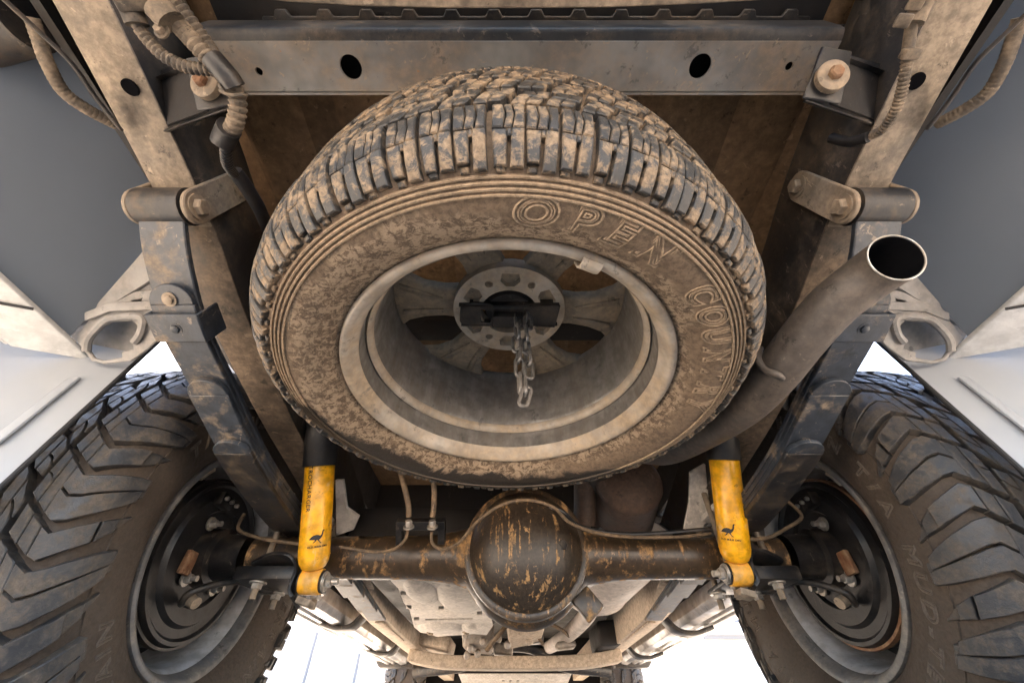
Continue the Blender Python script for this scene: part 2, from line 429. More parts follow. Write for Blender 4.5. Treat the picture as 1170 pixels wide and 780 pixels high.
# --- spare tyre: all-terrain pattern
SP = Profile([(.356,0),(.3555,.03),(.3545,.058),(.351,.082),(.343,.101),(.331,.115),(.316,.1245),(.299,.129),(.281,.127),(.265,.119),(.252,.109),(.243,.100),(.237,.092)])
spare = thing('spare_wheel', 'muddy spare wheel hung flat under the bed with mud caked all-terrain tyre', 'wheel', (SPX, SPY, SPZ), rot=(PI, 0, 0))
def carcass(pf, name, mat, parent, seg=144, ribs=None):
    mb = MB(); prof = [(q.x, q.y) for q in pf.p]
    if ribs:
        o2 = []
        for r, z in prof:
            o2.append((r, z))
        prof = o2
    mb.lathe(prof, None, seg)
    return mb.build(name, mat, parent, local=True, smooth=60)
sp_tyre = carcass(SP, 'tyre', MT['sp_side'], spare)
sp_tyre['label'] = 'mud caked tyre with raised outline letters and a washed dark patch'
mb = MB()
for r in (.3045, .3095, .3145, .3195):   # fine concentric ribs below the shoulder
    z = SP.zside(r); mb.lathe([(r-.0018,z-.002),(r-.0009,z+.0026),(r+.0009,z+.0026),(r+.0018,z-.002)], None, 144)
mb.build('rim_rib', MT['sp_letter'], sp_tyre, local=True, smooth=30).name = 'sidewall_rib'
N = 68; P = 2*PI/N
def zig(k, amp, n=3, ph=0): return amp*(abs(((k*n+ph) % 1)-.5)*4-1)
def sp_shoulder(sgn, var=0):
    mb = MB(); T = [sgn*x for x in (.066, .097, .131)]
    e = [-.44, -.15+.03*var, .15-.03*var, .44]
    for i in range(3):   # tread face of the lug, cut by two zigzag sipes
        patch(mb, SP, T[0], T[1], lambda k: P*e[i]+(zig(k,.035*P) if i else 0), lambda k: P*(e[i+1]-.04*(i < 2))+(zig(k,.035*P) if i < 2 else 0), .0088, 4, draft=.0008)
    patch(mb, SP, T[1]+sgn*.0002, T[2]-sgn*.002*var, lambda k: P*(-.44-.01*k), lambda k: P*(-.10+.03*k), .0088, 5, draft=.0008)
    patch(mb, SP, T[1]+sgn*.0002, T[1]+sgn*.007, lambda k: P*-.10, lambda k: P*.03, .0080, 1, draft=.0005)
    patch(mb, SP, T[1]+sgn*.0002, T[2]-sgn*(.006-.003*var), lambda k: P*(.03+.02*k), lambda k: P*(.44-.04*k), .0076, 5, draft=.0008)
    patch(mb, SP, T[2]-sgn*.004, T[2]+sgn*.0015, lambda k: P*.08, lambda k: P*.36, .0040, 1, draft=.0006)
    return mesh_only(mb, 'shoulder_block', MT['sp_tread'])
def sp_row(c, wd, ph):
    mb = MB(); t0 = c-wd; t1 = c+wd
    f = lambda k: P*(.16*sin((k*2-1)*1.4)+ph)
    patch(mb, SP, t0, c-.0008, lambda k: f(k/2)-P*.42, lambda k: f(k/2)-P*.04+zig(k,.05*P,1), .0085, 3, draft=.0006)
    patch(mb, SP, t0+.002, c-.0008, lambda k: f(k/2)+P*.00+zig(k,.05*P,1), lambda k: f(k/2)+P*.36+zig(k,.05*P,1), .0085, 3, draft=.0006)
    patch(mb, SP, c+.0008, t1-.003, lambda k: f(.5+k/2)-P*.36+zig(k,.05*P,1), lambda k: f(.5+k/2)+P*.02, .0085, 3, draft=.0006)
    patch(mb, SP, c+.0008, t1, lambda k: f(.5+k/2)+P*.06, lambda k: f(.5+k/2)+P*.44, .0085, 3, draft=.0006)
    return mesh_only(mb, 'tread_block', MT['sp_tread'])
kinds = [[sp_shoulder(1), sp_shoulder(1, 1)], [sp_row(.045,.018,.3)], [sp_row(.003,.0195,.05)], [sp_row(-.041,.0195,.35)]]
for ks in kinds:
    for i in range(N):
        o = child('tread_block', ks[i % len(ks)], sp_tyre); o.rotation_euler = (0, 0, P*i+random.uniform(-.005,.005)); s_ = random.uniform(.997,1.003); o.scale = (s_, s_, 1)
me = sp_shoulder(-1); mb = MB(); vv = [v.co.copy() for v in me.vertices]; ff = [tuple(p_.vertices) for p_ in me.polygons]
for i in range(N):
    rz = M.Rotation(P*i, 3, 'Z'); mb.add([rz @ v for v in vv], ff)
o = child('upper_shoulder', mesh_only(mb, 'upper_shoulder', MT['sp_tread']), sp_tyre); o['kind'] = 'stuff'
ring_text(sp_tyre, SP, 'OPEN', .2735, .0425, R_(89), 1.12, MT['sp_letter'], bold=.0026, gap=.0065, bev=.0012)
ring_text(sp_tyre, SP, 'COUNTRY', .2735, .0425, R_(43.5), .90, MT['sp_letter'], bold=.0026, gap=.0035, bev=.0012)
# --- spare rim (local +z faces the ground)
rimo = MB().lathe([(.242,.098),(.2435,.103),(.2415,.108),(.237,.1095),(.232,.107),(.228,.100),(.2245,.094),(.2205,.088)], None, 120).build('rim', MT['rim_lip'], spare, local=True, smooth=50)
mb = MB().lathe([(.2205,.089),(.2195,.075),(.220,.058),(.2165,.052),(.211,.047),(.208,.040),(.2065,.0),(.204,-.05),(.2035,-.075),(.216,-.09),(.225,-.10),(.237,-.106),(.242,-.10)], None, 120)
mb.build('barrel', MT['barrel'], rimo, local=True, smooth=50)
mb = MB().lathe([(.2190,.0565),(.2165,.0605),(.2125,.0585),(.209,.051),(.2095,.046)], None, 120)
mb.build('bead_hump', MT['rim_lip'], rimo, local=True, smooth=60)
HZ = -.050
mb = MB()
hub_out = circ((0,0,HZ), (1,0,0), (0,1,0), .098, 64)
holes = [circ((0,0,HZ), (1,0,0), (0,1,0), .050, 40)]
for k in range(6):
    a = R_(88+60*k-30); holes.append(circ((.071*cos(a), .071*sin(a), HZ), (1,0,0), (0,1,0), .0068, 14))
for k in range(6):   # pentagon pockets between the bolt holes
    a = R_(88+60*k); u = V((cos(a), sin(a), 0)); v = V((-sin(a), cos(a), 0)); c = V((0,0,HZ))
    holes.append([c+u*.0585+v*-.007, c+u*.0585+v*.007, c+u*.069+v*.0165, c+u*.084+v*.014, c+u*.084-v*.014, c+u*.069-v*.0165])
mb.plate(hub_out, holes, (0,0,-.022))
hub = mb.build('hub', MT['rim_lip'], rimo, local=True, bevel=.0012, segs=1, smooth=30)
mb = MB().lathe([(.052,HZ-.010),(.096,HZ-.012),(.096,HZ-.026),(.052,HZ-.026)], None, 60, closed=True)
mb.build('hub_backing', MT['spoke'], rimo, local=True)
for k in range(6):
    a = R_(-95+30+60*k); u = V((cos(a), sin(a), 0)); v = V((-sin(a), cos(a), 0)); z1, z0 = HZ-.014, HZ-.040
    pts = [(.085,-.034),(.115,-.031),(.15,-.036),(.18,-.050),(.206,-.078),(.212,-.03),(.214,0),(.212,.03),(.206,.078),(.18,.050),(.15,.036),(.115,.031),(.085,.034)]
    mb = MB().prism([u*r+v*w_+V((0,0,z1-.10*max(0, r-.15))) for r, w_ in pts], (0,0,-.022))
    sp_ = mb.build('spoke', MT['spoke'], rimo, local=True, bevel=.004, segs=2, smooth=50)
    for sg in (-1, 1):
        q = [(.115,.012),(.15,.014),(.190,.024),(.193,.036),(.165,.029),(.14,.022)]
        mb = MB().prism([u*r+v*sg*w_+V((0,0,z1-.10*max(0, r-.15)-.001)) for r, w_ in q], (0,0,.006))
        mb.build('rib', MT['spoke'], rimo, local=True, bevel=.002, segs=1)
a = R_(67)
mb = MB()
for i in range(2): pass
seg_pts = []
for (r, z) in [(.2405,.1105),(.235,.1125),(.2295,.1115),(.2245,.104),(.2225,.094),(.2195,.094),(.223,.108),(.229,.116),(.236,.117),(.242,.113)]: seg_pts.append((r, z))
n = len(seg_pts); vs = []; fs = []
for j in range(5):
    aa = a-.052+.026*j*1.0
    vs += [V((r*cos(aa), r*sin(aa), z)) for r, z in seg_pts]
for j in range(4):
    for i in range(n): fs.append((j*n+i, j*n+(i+1) % n, (j+1)*n+(i+1) % n, (j+1)*n+i))
fs += [tuple(range(n))[::-1], tuple(range(4*n, 5*n))]
MB().add(vs, fs).build('balance_weight', MT['rim_lip'], rimo, local=True, bevel=.001, segs=1)
# --- spare carrier plate and its chain
carrier = thing('spare_carrier', 'black greasy carrier plate clamped across the spare wheel hub', 'bracket', (SPX, SPY, SPZ+.05))
zc_ = SPZ-HZ-.0035    # underside of the hub
def cp(x, y, z): return V((SPX+x, SPY+y, zc_+z))
mb = MB()
outer = [(-.088,.014),(-.083,-.023),(-.060,-.030),(-.030,-.026),(-.026,-.018),(.03,-.018),(.034,-.024),(.088,-.022),(.082,.030),(.040,.026),(.034,.030),(-.030,.030),(-.036,.022),(-.085,.022)]
mb.plate([cp(x, y, 0) for x, y in outer], [[cp(x, y, 0) for x, y in ((-.050,-.014),(-.050,.016),(-.034,.018),(-.030,.006),(-.030,-.010))]], (0,0,-.004))
mb.build('plate', MT['black'], carrier, bevel=.001, segs=1)
for sg in (-1, 1):
    y = -.022 if sg < 0 else .024
    mb = MB().hexa([cp(-.086,y-.0015,-.004), cp(.086,y-.0015,-.004), cp(.086,y+.0015,-.004), cp(-.086,y+.0015,-.004), cp(-.086,y-.0015,.012), cp(.086,y-.0015,.012), cp(.086,y+.0015,.012), cp(-.086,y+.0015,.012)])
    mb.build('flange', MT['black'], carrier)
MB().box(cp(-.002,.002,-.012), (.052,.026,.014)).build('cable_block', MT['black'], carrier, bevel=.003)
mb = MB().lathe([(0,0),(.040,0),(.047,.02),(.0,.02)], M.Translation(cp(0,0,.006)), 32); mb.build('cup', MT['soot'], carrier)
chain = thing('chain', 'short doubled steel chain dangling out of the spare wheel hub', 'chain', (SPX+.022, SPY-.004, zc_))
def link_mesh():
    mb = MB(); p = []; L, Wd = .0105, .0062
    for k in range(9): a = -PI/2+PI*k/8; p.append((0+Wd*sin(a)*0, 0, 0))
    p = [(Wd*cos(PI*k/8), 0, L+Wd*sin(PI*k/8)) for k in range(9)] + [(-Wd*cos(PI*k/8), 0, -L-Wd*sin(PI*k/8)) for k in range(9)]
    mb.tube(p, .0028, 8, closed=True); return mesh_only(mb, 'link', MT['steel_chain'], 60)
MT['steel_chain'] = dusty('chain_steel', (.30,.29,.28), (.05,.04,.03), .40, 26, .2, .35, .7, metal=.75)
lm = link_mesh(); pitch = .0262
for sx in (-1, 1):
    for i in range(7):
        o = child('link', lm, chain); fx = .0085*(1-.25*(i/7.)) if i < 6 else .004
        o.location = (sx*fx+.002*sin(i*1.7), .003*cos(i*2.1), .004-pitch*i - (.006 if sx > 0 else 0))
        o.rotation_euler = (random.uniform(-.1,.1), sx*.03, (R_(20) if i % 2 else R_(105))+random.uniform(-.3,.3))
o = child('link', lm, chain); o.location = (.002, 0, .004-pitch*7.05); o.rotation_euler = (.1, .25, R_(10))

# ------------------------------------------------------------------ rear wheels: mud-terrain pattern
T0 = .012; AY, AZ = 1.01, .43; WR = .43; WX = .785
WP = Profile([(.413,0),(.412,.04),(.409,.08),(.402,.108),(.386,.128),(.362,.139),(.335,.144),(.305,.143),(.277,.136),(.252,.124),(.234,.110),(.226,.102)])
NW = 20; PW = 2*PI/NW
def w_shoulder(sgn, var):
    """one pitch of the shoulder: a long bent claw split by a slot, a shorter stepped claw and a small biter"""
    mb = MB(); H = .0155; e = .184-.006*var
    f = lambda t: PW*(.30*((t-.062)/.045) if t < .107 else .30-.34*((t-.107)/.075))      # chevron: bends at the tread edge
    def pt(t0, t1, a, b, h, n=5, **kw):
        tt = lambda k: t0+(t1-t0)*k
        patch(mb, WP, sgn*t0, sgn*t1, lambda k: f(tt(k))+PW*(a(k) if callable(a) else a), lambda k: f(tt(k))+PW*(b(k) if callable(b) else b), h, n, **kw)
    # inner blocks of the claws, with sipes
    pt(.060,.0745,-.48,lambda k: -.20+zig(k,.012,2),H,3,draft=.0008); pt(.060,.0745,lambda k: -.185+zig(k,.012,2),.06,H,3,draft=.0008)
    pt(.0755,.0905,-.47,.05,H,3,draft=.0008)
    pt(.064,.080,.14,.44,H,3,draft=.0008); pt(.081,.097,.15,.43,H*.97,3,draft=.0008)
    # long claw, two halves that meet at the tip
    pt(.0915,e,lambda k: -.47+.10*k*k,lambda k: -.235+.035*k*k,H,7,draft=.0008)
    pt(.0915,e-.004,lambda k: -.205+.01*k*k,lambda k: .055-.09*k**3,H,7,draft=.0008)
    pt(e-.012,e+.004,-.33,-.08,H*.78,2,draft=.001)
    # short claw with a step
    pt(.098,.150-.004*var,lambda k: .155+.01*k,lambda k: .43-.02*k,H*.97,5,draft=.0008)
    pt(.1506,.170,lambda k: .17+.02*k,lambda k: .41-.05*k,H*.62,3,draft=.0008)
    pt(.171,.190,lambda k: .20,lambda k: .36-.13*k,.0045,2)
    return mesh_only(mb, 'shoulder_lug', MT['w_tread'])
def w_row(c, wd, ph, sk, var=0):
    mb = MB(); Q = PW/2; f = lambda k: Q*(ph+sk*(k-.5))
    l = lambda k: f(k)-Q*(.45-.18*abs(k-.35-.2*var)*2*.5); r_ = lambda k: f(k)+Q*(.43-.2*abs(k-.65+.2*var))
    patch(mb, WP, c-wd, c-.0008, lambda k: l(k*.5), lambda k: r_(k*.5), .0155, 3, draft=.0008)
    patch(mb, WP, c+.0008, c+wd, lambda k: l(.5+k*.5), lambda k: f(.5+.5*k)-Q*.02+zig(k,.03*Q,2), .0155, 3, draft=.0008)
    patch(mb, WP, c+.0008, c+wd*(.8+.15*var), lambda k: f(.5+.5*k)+Q*.03+zig(k,.03*Q,2), lambda k: r_(.5+k*.5), .0155, 3, draft=.0008)
    return mesh_only(mb, 'tread_block', MT['w_tread'])
WK = [w_shoulder(1, 0), w_shoulder(1, 1), w_shoulder(-1, 0)]
WROW = [[w_row(.0385,.0185,.35,.8), w_row(.0375,.0175,.30,.5,1)], [w_row(-.002,.0185,.0,-.7), w_row(-.001,.0180,.1,-.4,1)], [w_row(-.042,.0175,.5,.7), w_row(-.041,.0165,.45,.5,1)]]
def rear_wheel(side, name, label, Y, detail=True):
    w_ = thing(name, label, 'wheel', (T0+side*WX, Y, AZ), 'wheels standing on the ground', rot=(0, -side*PI/2, 0))
    ty = carcass(WP, 'tyre', MT['w_side'], w_, 128)
    for i in range(NW):
        for me in (WK[i % 2], WK[2]):
            o = child('tread_block', me, ty); o.rotation_euler = (0, 0, PW*(i+.2)+random.uniform(-.006,.006))
    for ks in WROW:
        for i in range(2*NW):
            o = child('tread_block', ks[i % 2], ty); o.rotation_euler = (0, 0, PW*(i+.2)/2+random.uniform(-.008,.008))
    r = .3455; z = WP.zside(r)
    MB().lathe([(r-.0018,z-.002),(r-.0006,z+.0022),(r+.0006,z+.0022),(r+.0018,z-.002)], None, 128).build('sidewall_rib', MT['w_side'], ty, local=True, smooth=30)
    if detail:
        # local +x is world up for the left wheel
        ring_text(ty, WP, 'T/A MUD-TERRAIN T/A MUD-TERRAIN T/A MUD-TERRAIN', .292, .036, R_(135) if side > 0 else R_(250), 1.1, MT['w_letter'], inner=False, bev=.0017, space=.9, bold=.0006, gap=.006)
    rm = MB().lathe([(.226,.100),(.2305,.106),(.229,.1125),(.223,.115),(.217,.112),(.213,.104),(.209,.098),(.207,.088)], None, 110).build('rim', MT['wrim_lip'], w_, local=True, smooth=50)
    MB().lathe([(.207,.089),(.203,.082),(.198,.070),(.1955,.04),(.192,-.02),(.188,-.035)], None, 110).build('barrel', MT['wrim'], rm, local=True, smooth=50)
    MB().lathe([(.189,-.034),(.05,-.05),(0,-.05),(0,-.06),(.05,-.06),(.205,-.045),(.207,-.10),(.226,-.11),(.226,-.10)], None, 80).build('disc', MT['wrim_dark'], rm, local=True, smooth=50)
    a = R_(235 if side < 0 else 300)
    mb = MB()
    for j in range(1):
        mb.prism([V((r_*cos(a+d), r_*sin(a+d), .094)) for r_, d in ((.2125,-.10),(.2125,-.05),(.2125,0),(.2125,.05),(.2125,.10),(.206,.10),(.206,.05),(.206,0),(.206,-.05),(.206,-.10))], (0,0,.012))
    mb.build('balance_weight', MT['rim_lip'], rm, local=True)
    return w_
rear_wheel(-1, 'rear_wheel', 'rear wheel with chunky mud-terrain tyre beside the shock absorber printed with vertical lettering', AY)
rear_wheel(1, 'rear_wheel', 'rear wheel with chunky mud-terrain tyre below the exhaust tip', AY)

# ------------------------------------------------------------------ rear axle
DX = .030
axle = thing('rear_axle', 'oily brown live rear axle with round differential housing streaked by rust coloured drips', 'axle', (DX, AY, AZ))
mb = MB(); prof = []
xs = [-.60-DX+T0, -.45, -.33, -.26, -.21, -.18, -.155, -.13, -.105, -.08, -.05, -.02, 0, .02, .05, .08, .105, .13, .155, .18, .21, .26, .33, .45, .60-DX+T0]
seg = 32; vs = []; fs = []
for x in xs:
    ax = abs(x)
    hz = math.sqrt(max(0, .138**2-ax*ax)) if ax < .135 else 0
    sm = .044 + .050*math.exp(-((ax-.0)/.155)**2*1.6)
    hz = (max(hz, 0)**6+sm**6)**(1/6.); hy = .044+.046*math.exp(-(ax/.16)**2)
    for k in range(seg):
        a = 2*PI*k/seg; vs.append((DX+x, AY+hy*cos(a), AZ+hz*sin(a)))
for i in range(len(xs)-1):
    for k in range(seg):
        l = (k+1) % seg; fs.append((i*seg+k, i*seg+l, (i+1)*seg+l, (i+1)*seg+k))
fs += [tuple(range(seg)), tuple(range((len(xs)-1)*seg, len(xs)*seg))]
MB().add(vs, fs).build('axle_housing', MT['axle'], axle, smooth=60)
Mr = M.Translation((DX, AY-.062, AZ)) @ M.Rotation(PI/2, 4, 'X')    # local z -> -Y (rearwards)
dome = [(.132,-.02),(.134,0),(.133,.008),(.126,.0115),(.121,.0105)]
MB().lathe(dome, Mr, 64).build('cover_flange', MT['axle'], axle, smooth=50)
dome = [(.122,.008),(.117,.017),(.108,.033),(.094,.049),(.074,.062),(.05,.071),(.025,.0755),(0,.077)]
MB().lathe(dome, Mr, 64).build('differential_cover', MT['cover'], axle, smooth=60)
MB().hexbolt((DX+.072, AY-.062-.052, AZ-.01), (.5,-1,0), .011, .010).build('filler_plug', MT['black'], axle)
MB().box((DX+.125, AY-.045, AZ-.100), (.045,.016,.05), M.Rotation(R_(-40),3,'Y')).build('lug', MT['axle'], axle, bevel=.004)
MB().tube(smoothpath([W(388,624,S=.86),W(425,630,S=.85),W(448,628,S=.84),W(462,617,S=.84),W(466,606,S=.84)],6), .0032, 8).build('brake_pipe', MT['line'], axle)
MB().tube(smoothpath([W(493,607,S=.84),W(494,620,S=.84),W(505,627,S=.835),W(524,620,S=.82),W(545,596,S=.80),W(572,577,S=.795),W(602,571,S=.795),W(632,579,S=.80),W(650,596,S=.81),W(680,608,S=.83),W(720,613,S=.85),W(775,613,S=.865),W(812,609,S=.88)],6), .0034, 8).build('brake_pipe', MT['line'], axle)
MB().tube(smoothpath([W(628,578,S=.80),W(645,586,S=.81),W(665,602,S=.83),W(720,610,S=.86),W(812,604,S=.88)],6), .0045, 8).build('sheathed_pipe', MT['black'], axle)
# brake hose bracket on the housing
mb = MB(); mb.slab([W(452,606,S=.85),W(508,606,S=.85),W(508,596,S=.85),W(452,596,S=.85)], FW*.02)
mb.slab([W(452,624,S=.85),W(459,624,S=.85),W(459,598,S=.85),W(452,598,S=.85)], FW*.02).slab([W(500,622,S=.85),W(508,622,S=.85),W(508,598,S=.85),W(500,598,S=.85)], FW*.02)
hb = mb.build('hose_bracket', MT['black'], axle, bevel=.001, segs=1)
for x0, x1, yy in ((467,462,548), (494,497,548)):
    mb = MB().tube(smoothpath([W(x0,590,S=.845), W((x0*2+x1)/3+1,575,S=.85), W(x1-2,yy,S=.86), W(x1-10,520,S=.9)],6), .0058, 10)
    mb.build('brake_hose', MT['line'], axle)
    mb = MB().hexbolt(W(x0,602,S=.838), W(x0,592,S=.838)-W(x0,602,S=.838), .0075, .014); mb.build('hose_fitting', MT['steel'], axle)

# ------------------------------------------------------------------ drum brakes
for side in (-1, 1):
    bx = T0+side*.715
    d = thing('drum_brake', 'black drum brake inside the wheel next to the shock absorber with vertical lettering' if side < 0 else 'black drum brake inside the wheel below the exhaust tip', 'brake', (bx, AY, AZ), 'drum brakes')
    Mx = M.Translation((bx, AY, AZ)) @ M.Rotation(-side*PI/2, 4, 'Y')    # local z towards the middle of the truck
    MB().lathe([(0,.004),(.095,.004),(.10,.012),(.128,.012),(.134,.002),(.150,.002),(.156,.008),(.163,.008),(.165,-.006),(.165,-.07),(.16,-.075)], Mx, 64).build('backing_plate', MT['drum'], d, smooth=40)
    MB().lathe([(.166,-.004),(.171,-.004),(.171,-.016),(.166,-.016)], Mx, 64, closed=True).build('drum_rim', MT['rust'] if side > 0 else MT['black'], d)
    MB().lathe([(0,0),(.062,0),(.060,.035),(.048,.04),(.048,.10)], Mx, 40).build('axle_end', MT['black'], d, smooth=30)
    def bp(y, z, o=.012): return V((bx-side*o, AY+y, AZ+z))
    for y, z in ((-.055,.055),(-.05,-.055),(.055,.055),(.055,-.05)):
        mb = MB().hexbolt(bp(y,z), (-side,0,0), .010, .014); mb.tube([bp(y,z,.02), bp(y,z,.038)], .006, 8)
        mb.build('bolt', MT['steel'], d)
    MB().box(bp(-.07,-.03,.016), (.012,.03,.045)).build('adjuster_cover', MT['rust'], d, bevel=.003)
    MB().box(bp(-.06,.105,.02), (.022,.045,.03)).build('brake_cylinder', MT['black'], d, bevel=.004)
    mb = MB()
    for k in range(3): mb.hexbolt(bp(-.075+.022*k,.105,.032), (-side,0,0), .005, .008, False)
    mb.build('cylinder_bolts', MT['steel'], d)
    MB().tube(smoothpath([bp(-.02,-.085,.02), bp(-.05,-.10,.03), bp(-.06,-.08,.05), bp(-.01,-.05,.10), bp(.03,-.06,.16), bp(.1,-.03,.22)],8), .007, 10).build('handbrake_cable', MT['black'], d)
    MB().tube([bp(-.045,-.088,.03), bp(-.05,-.10,.06)], .011, 12).build('cable_sleeve', MT['shackle'], d)
    # rigid brake pipe bent towards the wheel
    pts = [(279,587,.93),(272,603,.90),(285,611,.89),(310,617,.87),(342,621,.86)] if side < 0 else [(901,573,.93),(916,590,.90),(897,604,.89),(877,614,.87),(848,616,.86)]
    MB().tube(smoothpath([W(x, y, S=s_) for x, y, s_ in pts],6), .0038, 8).build('brake_pipe', MT['line'], d)

# ------------------------------------------------------------------ shock absorbers
def shock(px_top, px_bot, label, side):
    e = W(px_bot[0], px_bot[1], Y=.925); t = W(px_top[0], px_top[1], Y=.80)
    ax = (t-e).normalized(); top = e+ax*.46
    o = thing('shock_absorber', label, 'shock absorber', tuple(e), 'yellow shock absorbers')
    m = M.Translation(e) @ ax.to_track_quat('Z','Y').to_matrix().to_4x4()
    r = .0305
    MB().lathe([(0,.021),(.016,.021),(.023,.026),(.0285,.036),(r,.048),(r,.222),(.0285,.227),(0,.227)], m, 40).build('body', MT['yellow'], o, smooth=50)
    MB().lathe([(.0325,.2245),(.0345,.2235),(.0352,.228),(.0350,.46),(.0,.46)], m, 36).build('dust_boot', MT['boot'], o)
    MB().lathe([(.0292,.0475),(r+.0005,.0485),(r+.0005,.0475)], m, 40).build('weld_seam', MT['yellow2'], o)
    ex = V((1,0,0)); mx = M.Translation(e) @ ex.to_track_quat('Z','Y').to_matrix().to_4x4()
    MB().lathe([(.0155,-.020),(.0225,-.020),(.0235,-.017),(.0235,.017),(.0225,.020),(.0155,.020)], mx, 36, closed=True).build('eye', MT['yellow2'], o, smooth=40)
    MB().lathe([(.005,-.024),(.021,-.0235),(.020,-.019),(.0155,-.019),(.0155,.019),(.020,.019),(.021,.0235),(.005,.024)], mx, 30).build('bushing', MT['boot'], o)
    s2 = -side
    MB().lathe([(0,.0235),(.0185,.0235),(.0185,.027),(0,.027)], M.Translation(e) @ V((s2,0,0)).to_track_quat('Z','Y').to_matrix().to_4x4(), 24).build('washer', MT['steel'], o)
    MB().hexbolt(e+V((s2*.027,0,0)), (s2,0,0), .0115, .012).tube([e, e+V((s2*.052,0,0))], .0062, 10).build('nut', MT['steel'], o)
    # print on the body: frame facing the camera
    c = e+ax*.1; view = (CAM-c); view = (view-ax*view.dot(ax)).normalized(); rgt = ax.cross(view)*1.0
    def wrap(x, h, off=.0010):
        a = x/r; return e+ax*h+(view*cos(a)+rgt*sin(a))*(r+off)
    def put(text, size, x, h, vert, name):
        mb = MB(); cx = 0
        for ch in text:
            if ch == ' ': cx += size*.4; continue
            vs, fs = glyph(ch, size, 0, .0002)
            x0 = min(v.x for v in vs); x1 = max(v.x for v in vs)
            q = [(cx+v.x-x0, v.y) for v in vs]
            mb.add([wrap(x+a, h+b) if not vert else wrap(x+b, h-a) for a, b in q], fs); cx += x1-x0+size*.13
        bm = mb; ob = bm.build(name, MT['print'], o, smooth=0); return ob
    xc = .002 if side < 0 else -.009
    put('OLD MAN EMU', .0048, xc-.016, .0655, False, 'maker_name')
    bird = [(-.0125,.0005),(-.0098,.0042),(-.0060,.0070),(-.0015,.0080),(.0020,.0074),(.0046,.0058),(.0068,.0080),(.0076,.0122),(.0085,.0148),(.0102,.0152),(.0124,.0138),(.0102,.0134),(.0097,.0118),(.0093,.0078),(.0080,.0042),(.0055,.0012),(.0034,-.0002),(.0040,-.0024),(.0066,-.0054),(.0086,-.0058),(.0060,-.0066),(.0024,-.0026),(.0012,-.0008),(-.0010,-.0008),(-.0018,-.0028),(-.0048,-.0050),(-.0066,-.0048),(-.0034,-.0018),(-.0030,-.0004),(-.0068,.0002)]
    tri = tessellate_polygon([[V((x, y, 0)) for x, y in bird]])
    bm = bmesh.new(); bv = [bm.verts.new((x, y, 0)) for x, y in bird]
    for t_ in tri:
        try: bm.faces.new([bv[i] for i in t_])
        except ValueError: pass
    for _ in range(3): bmesh.ops.subdivide_edges(bm, edges=[e_ for e_ in bm.edges if e_.calc_length() > .002], cuts=1, use_grid_fill=True)
    bmesh.ops.triangulate(bm, faces=bm.faces); bm.verts.index_update()
    MB().add([wrap(xc+.001+v.co.x*1.2, .0800+v.co.y*1.15, .0006) for v in bm.verts], [tuple(v.index for v in f_.verts) for f_ in bm.faces]).build('bird_emblem', MT['print'], o, smooth=0)
    bm.free()
    if side < 0: put('NITROCHARGER', .0125, -.0225, .238, True, 'vertical_lettering')
    # upper mount stud keeps the shock on the frame
    MB().tube([top-ax*.01, top+ax*.06], .012, 10).build('upper_stud', MT['steel'], o)
    return e, ax
eL, axL = shock((368,500), (357,664), 'yellow shock absorber with black vertical lettering down its side and a bird emblem', -1)
eR, axR = shock((824,500), (843,655), 'yellow shock absorber with only a bird emblem, under the exhaust pipe', 1)

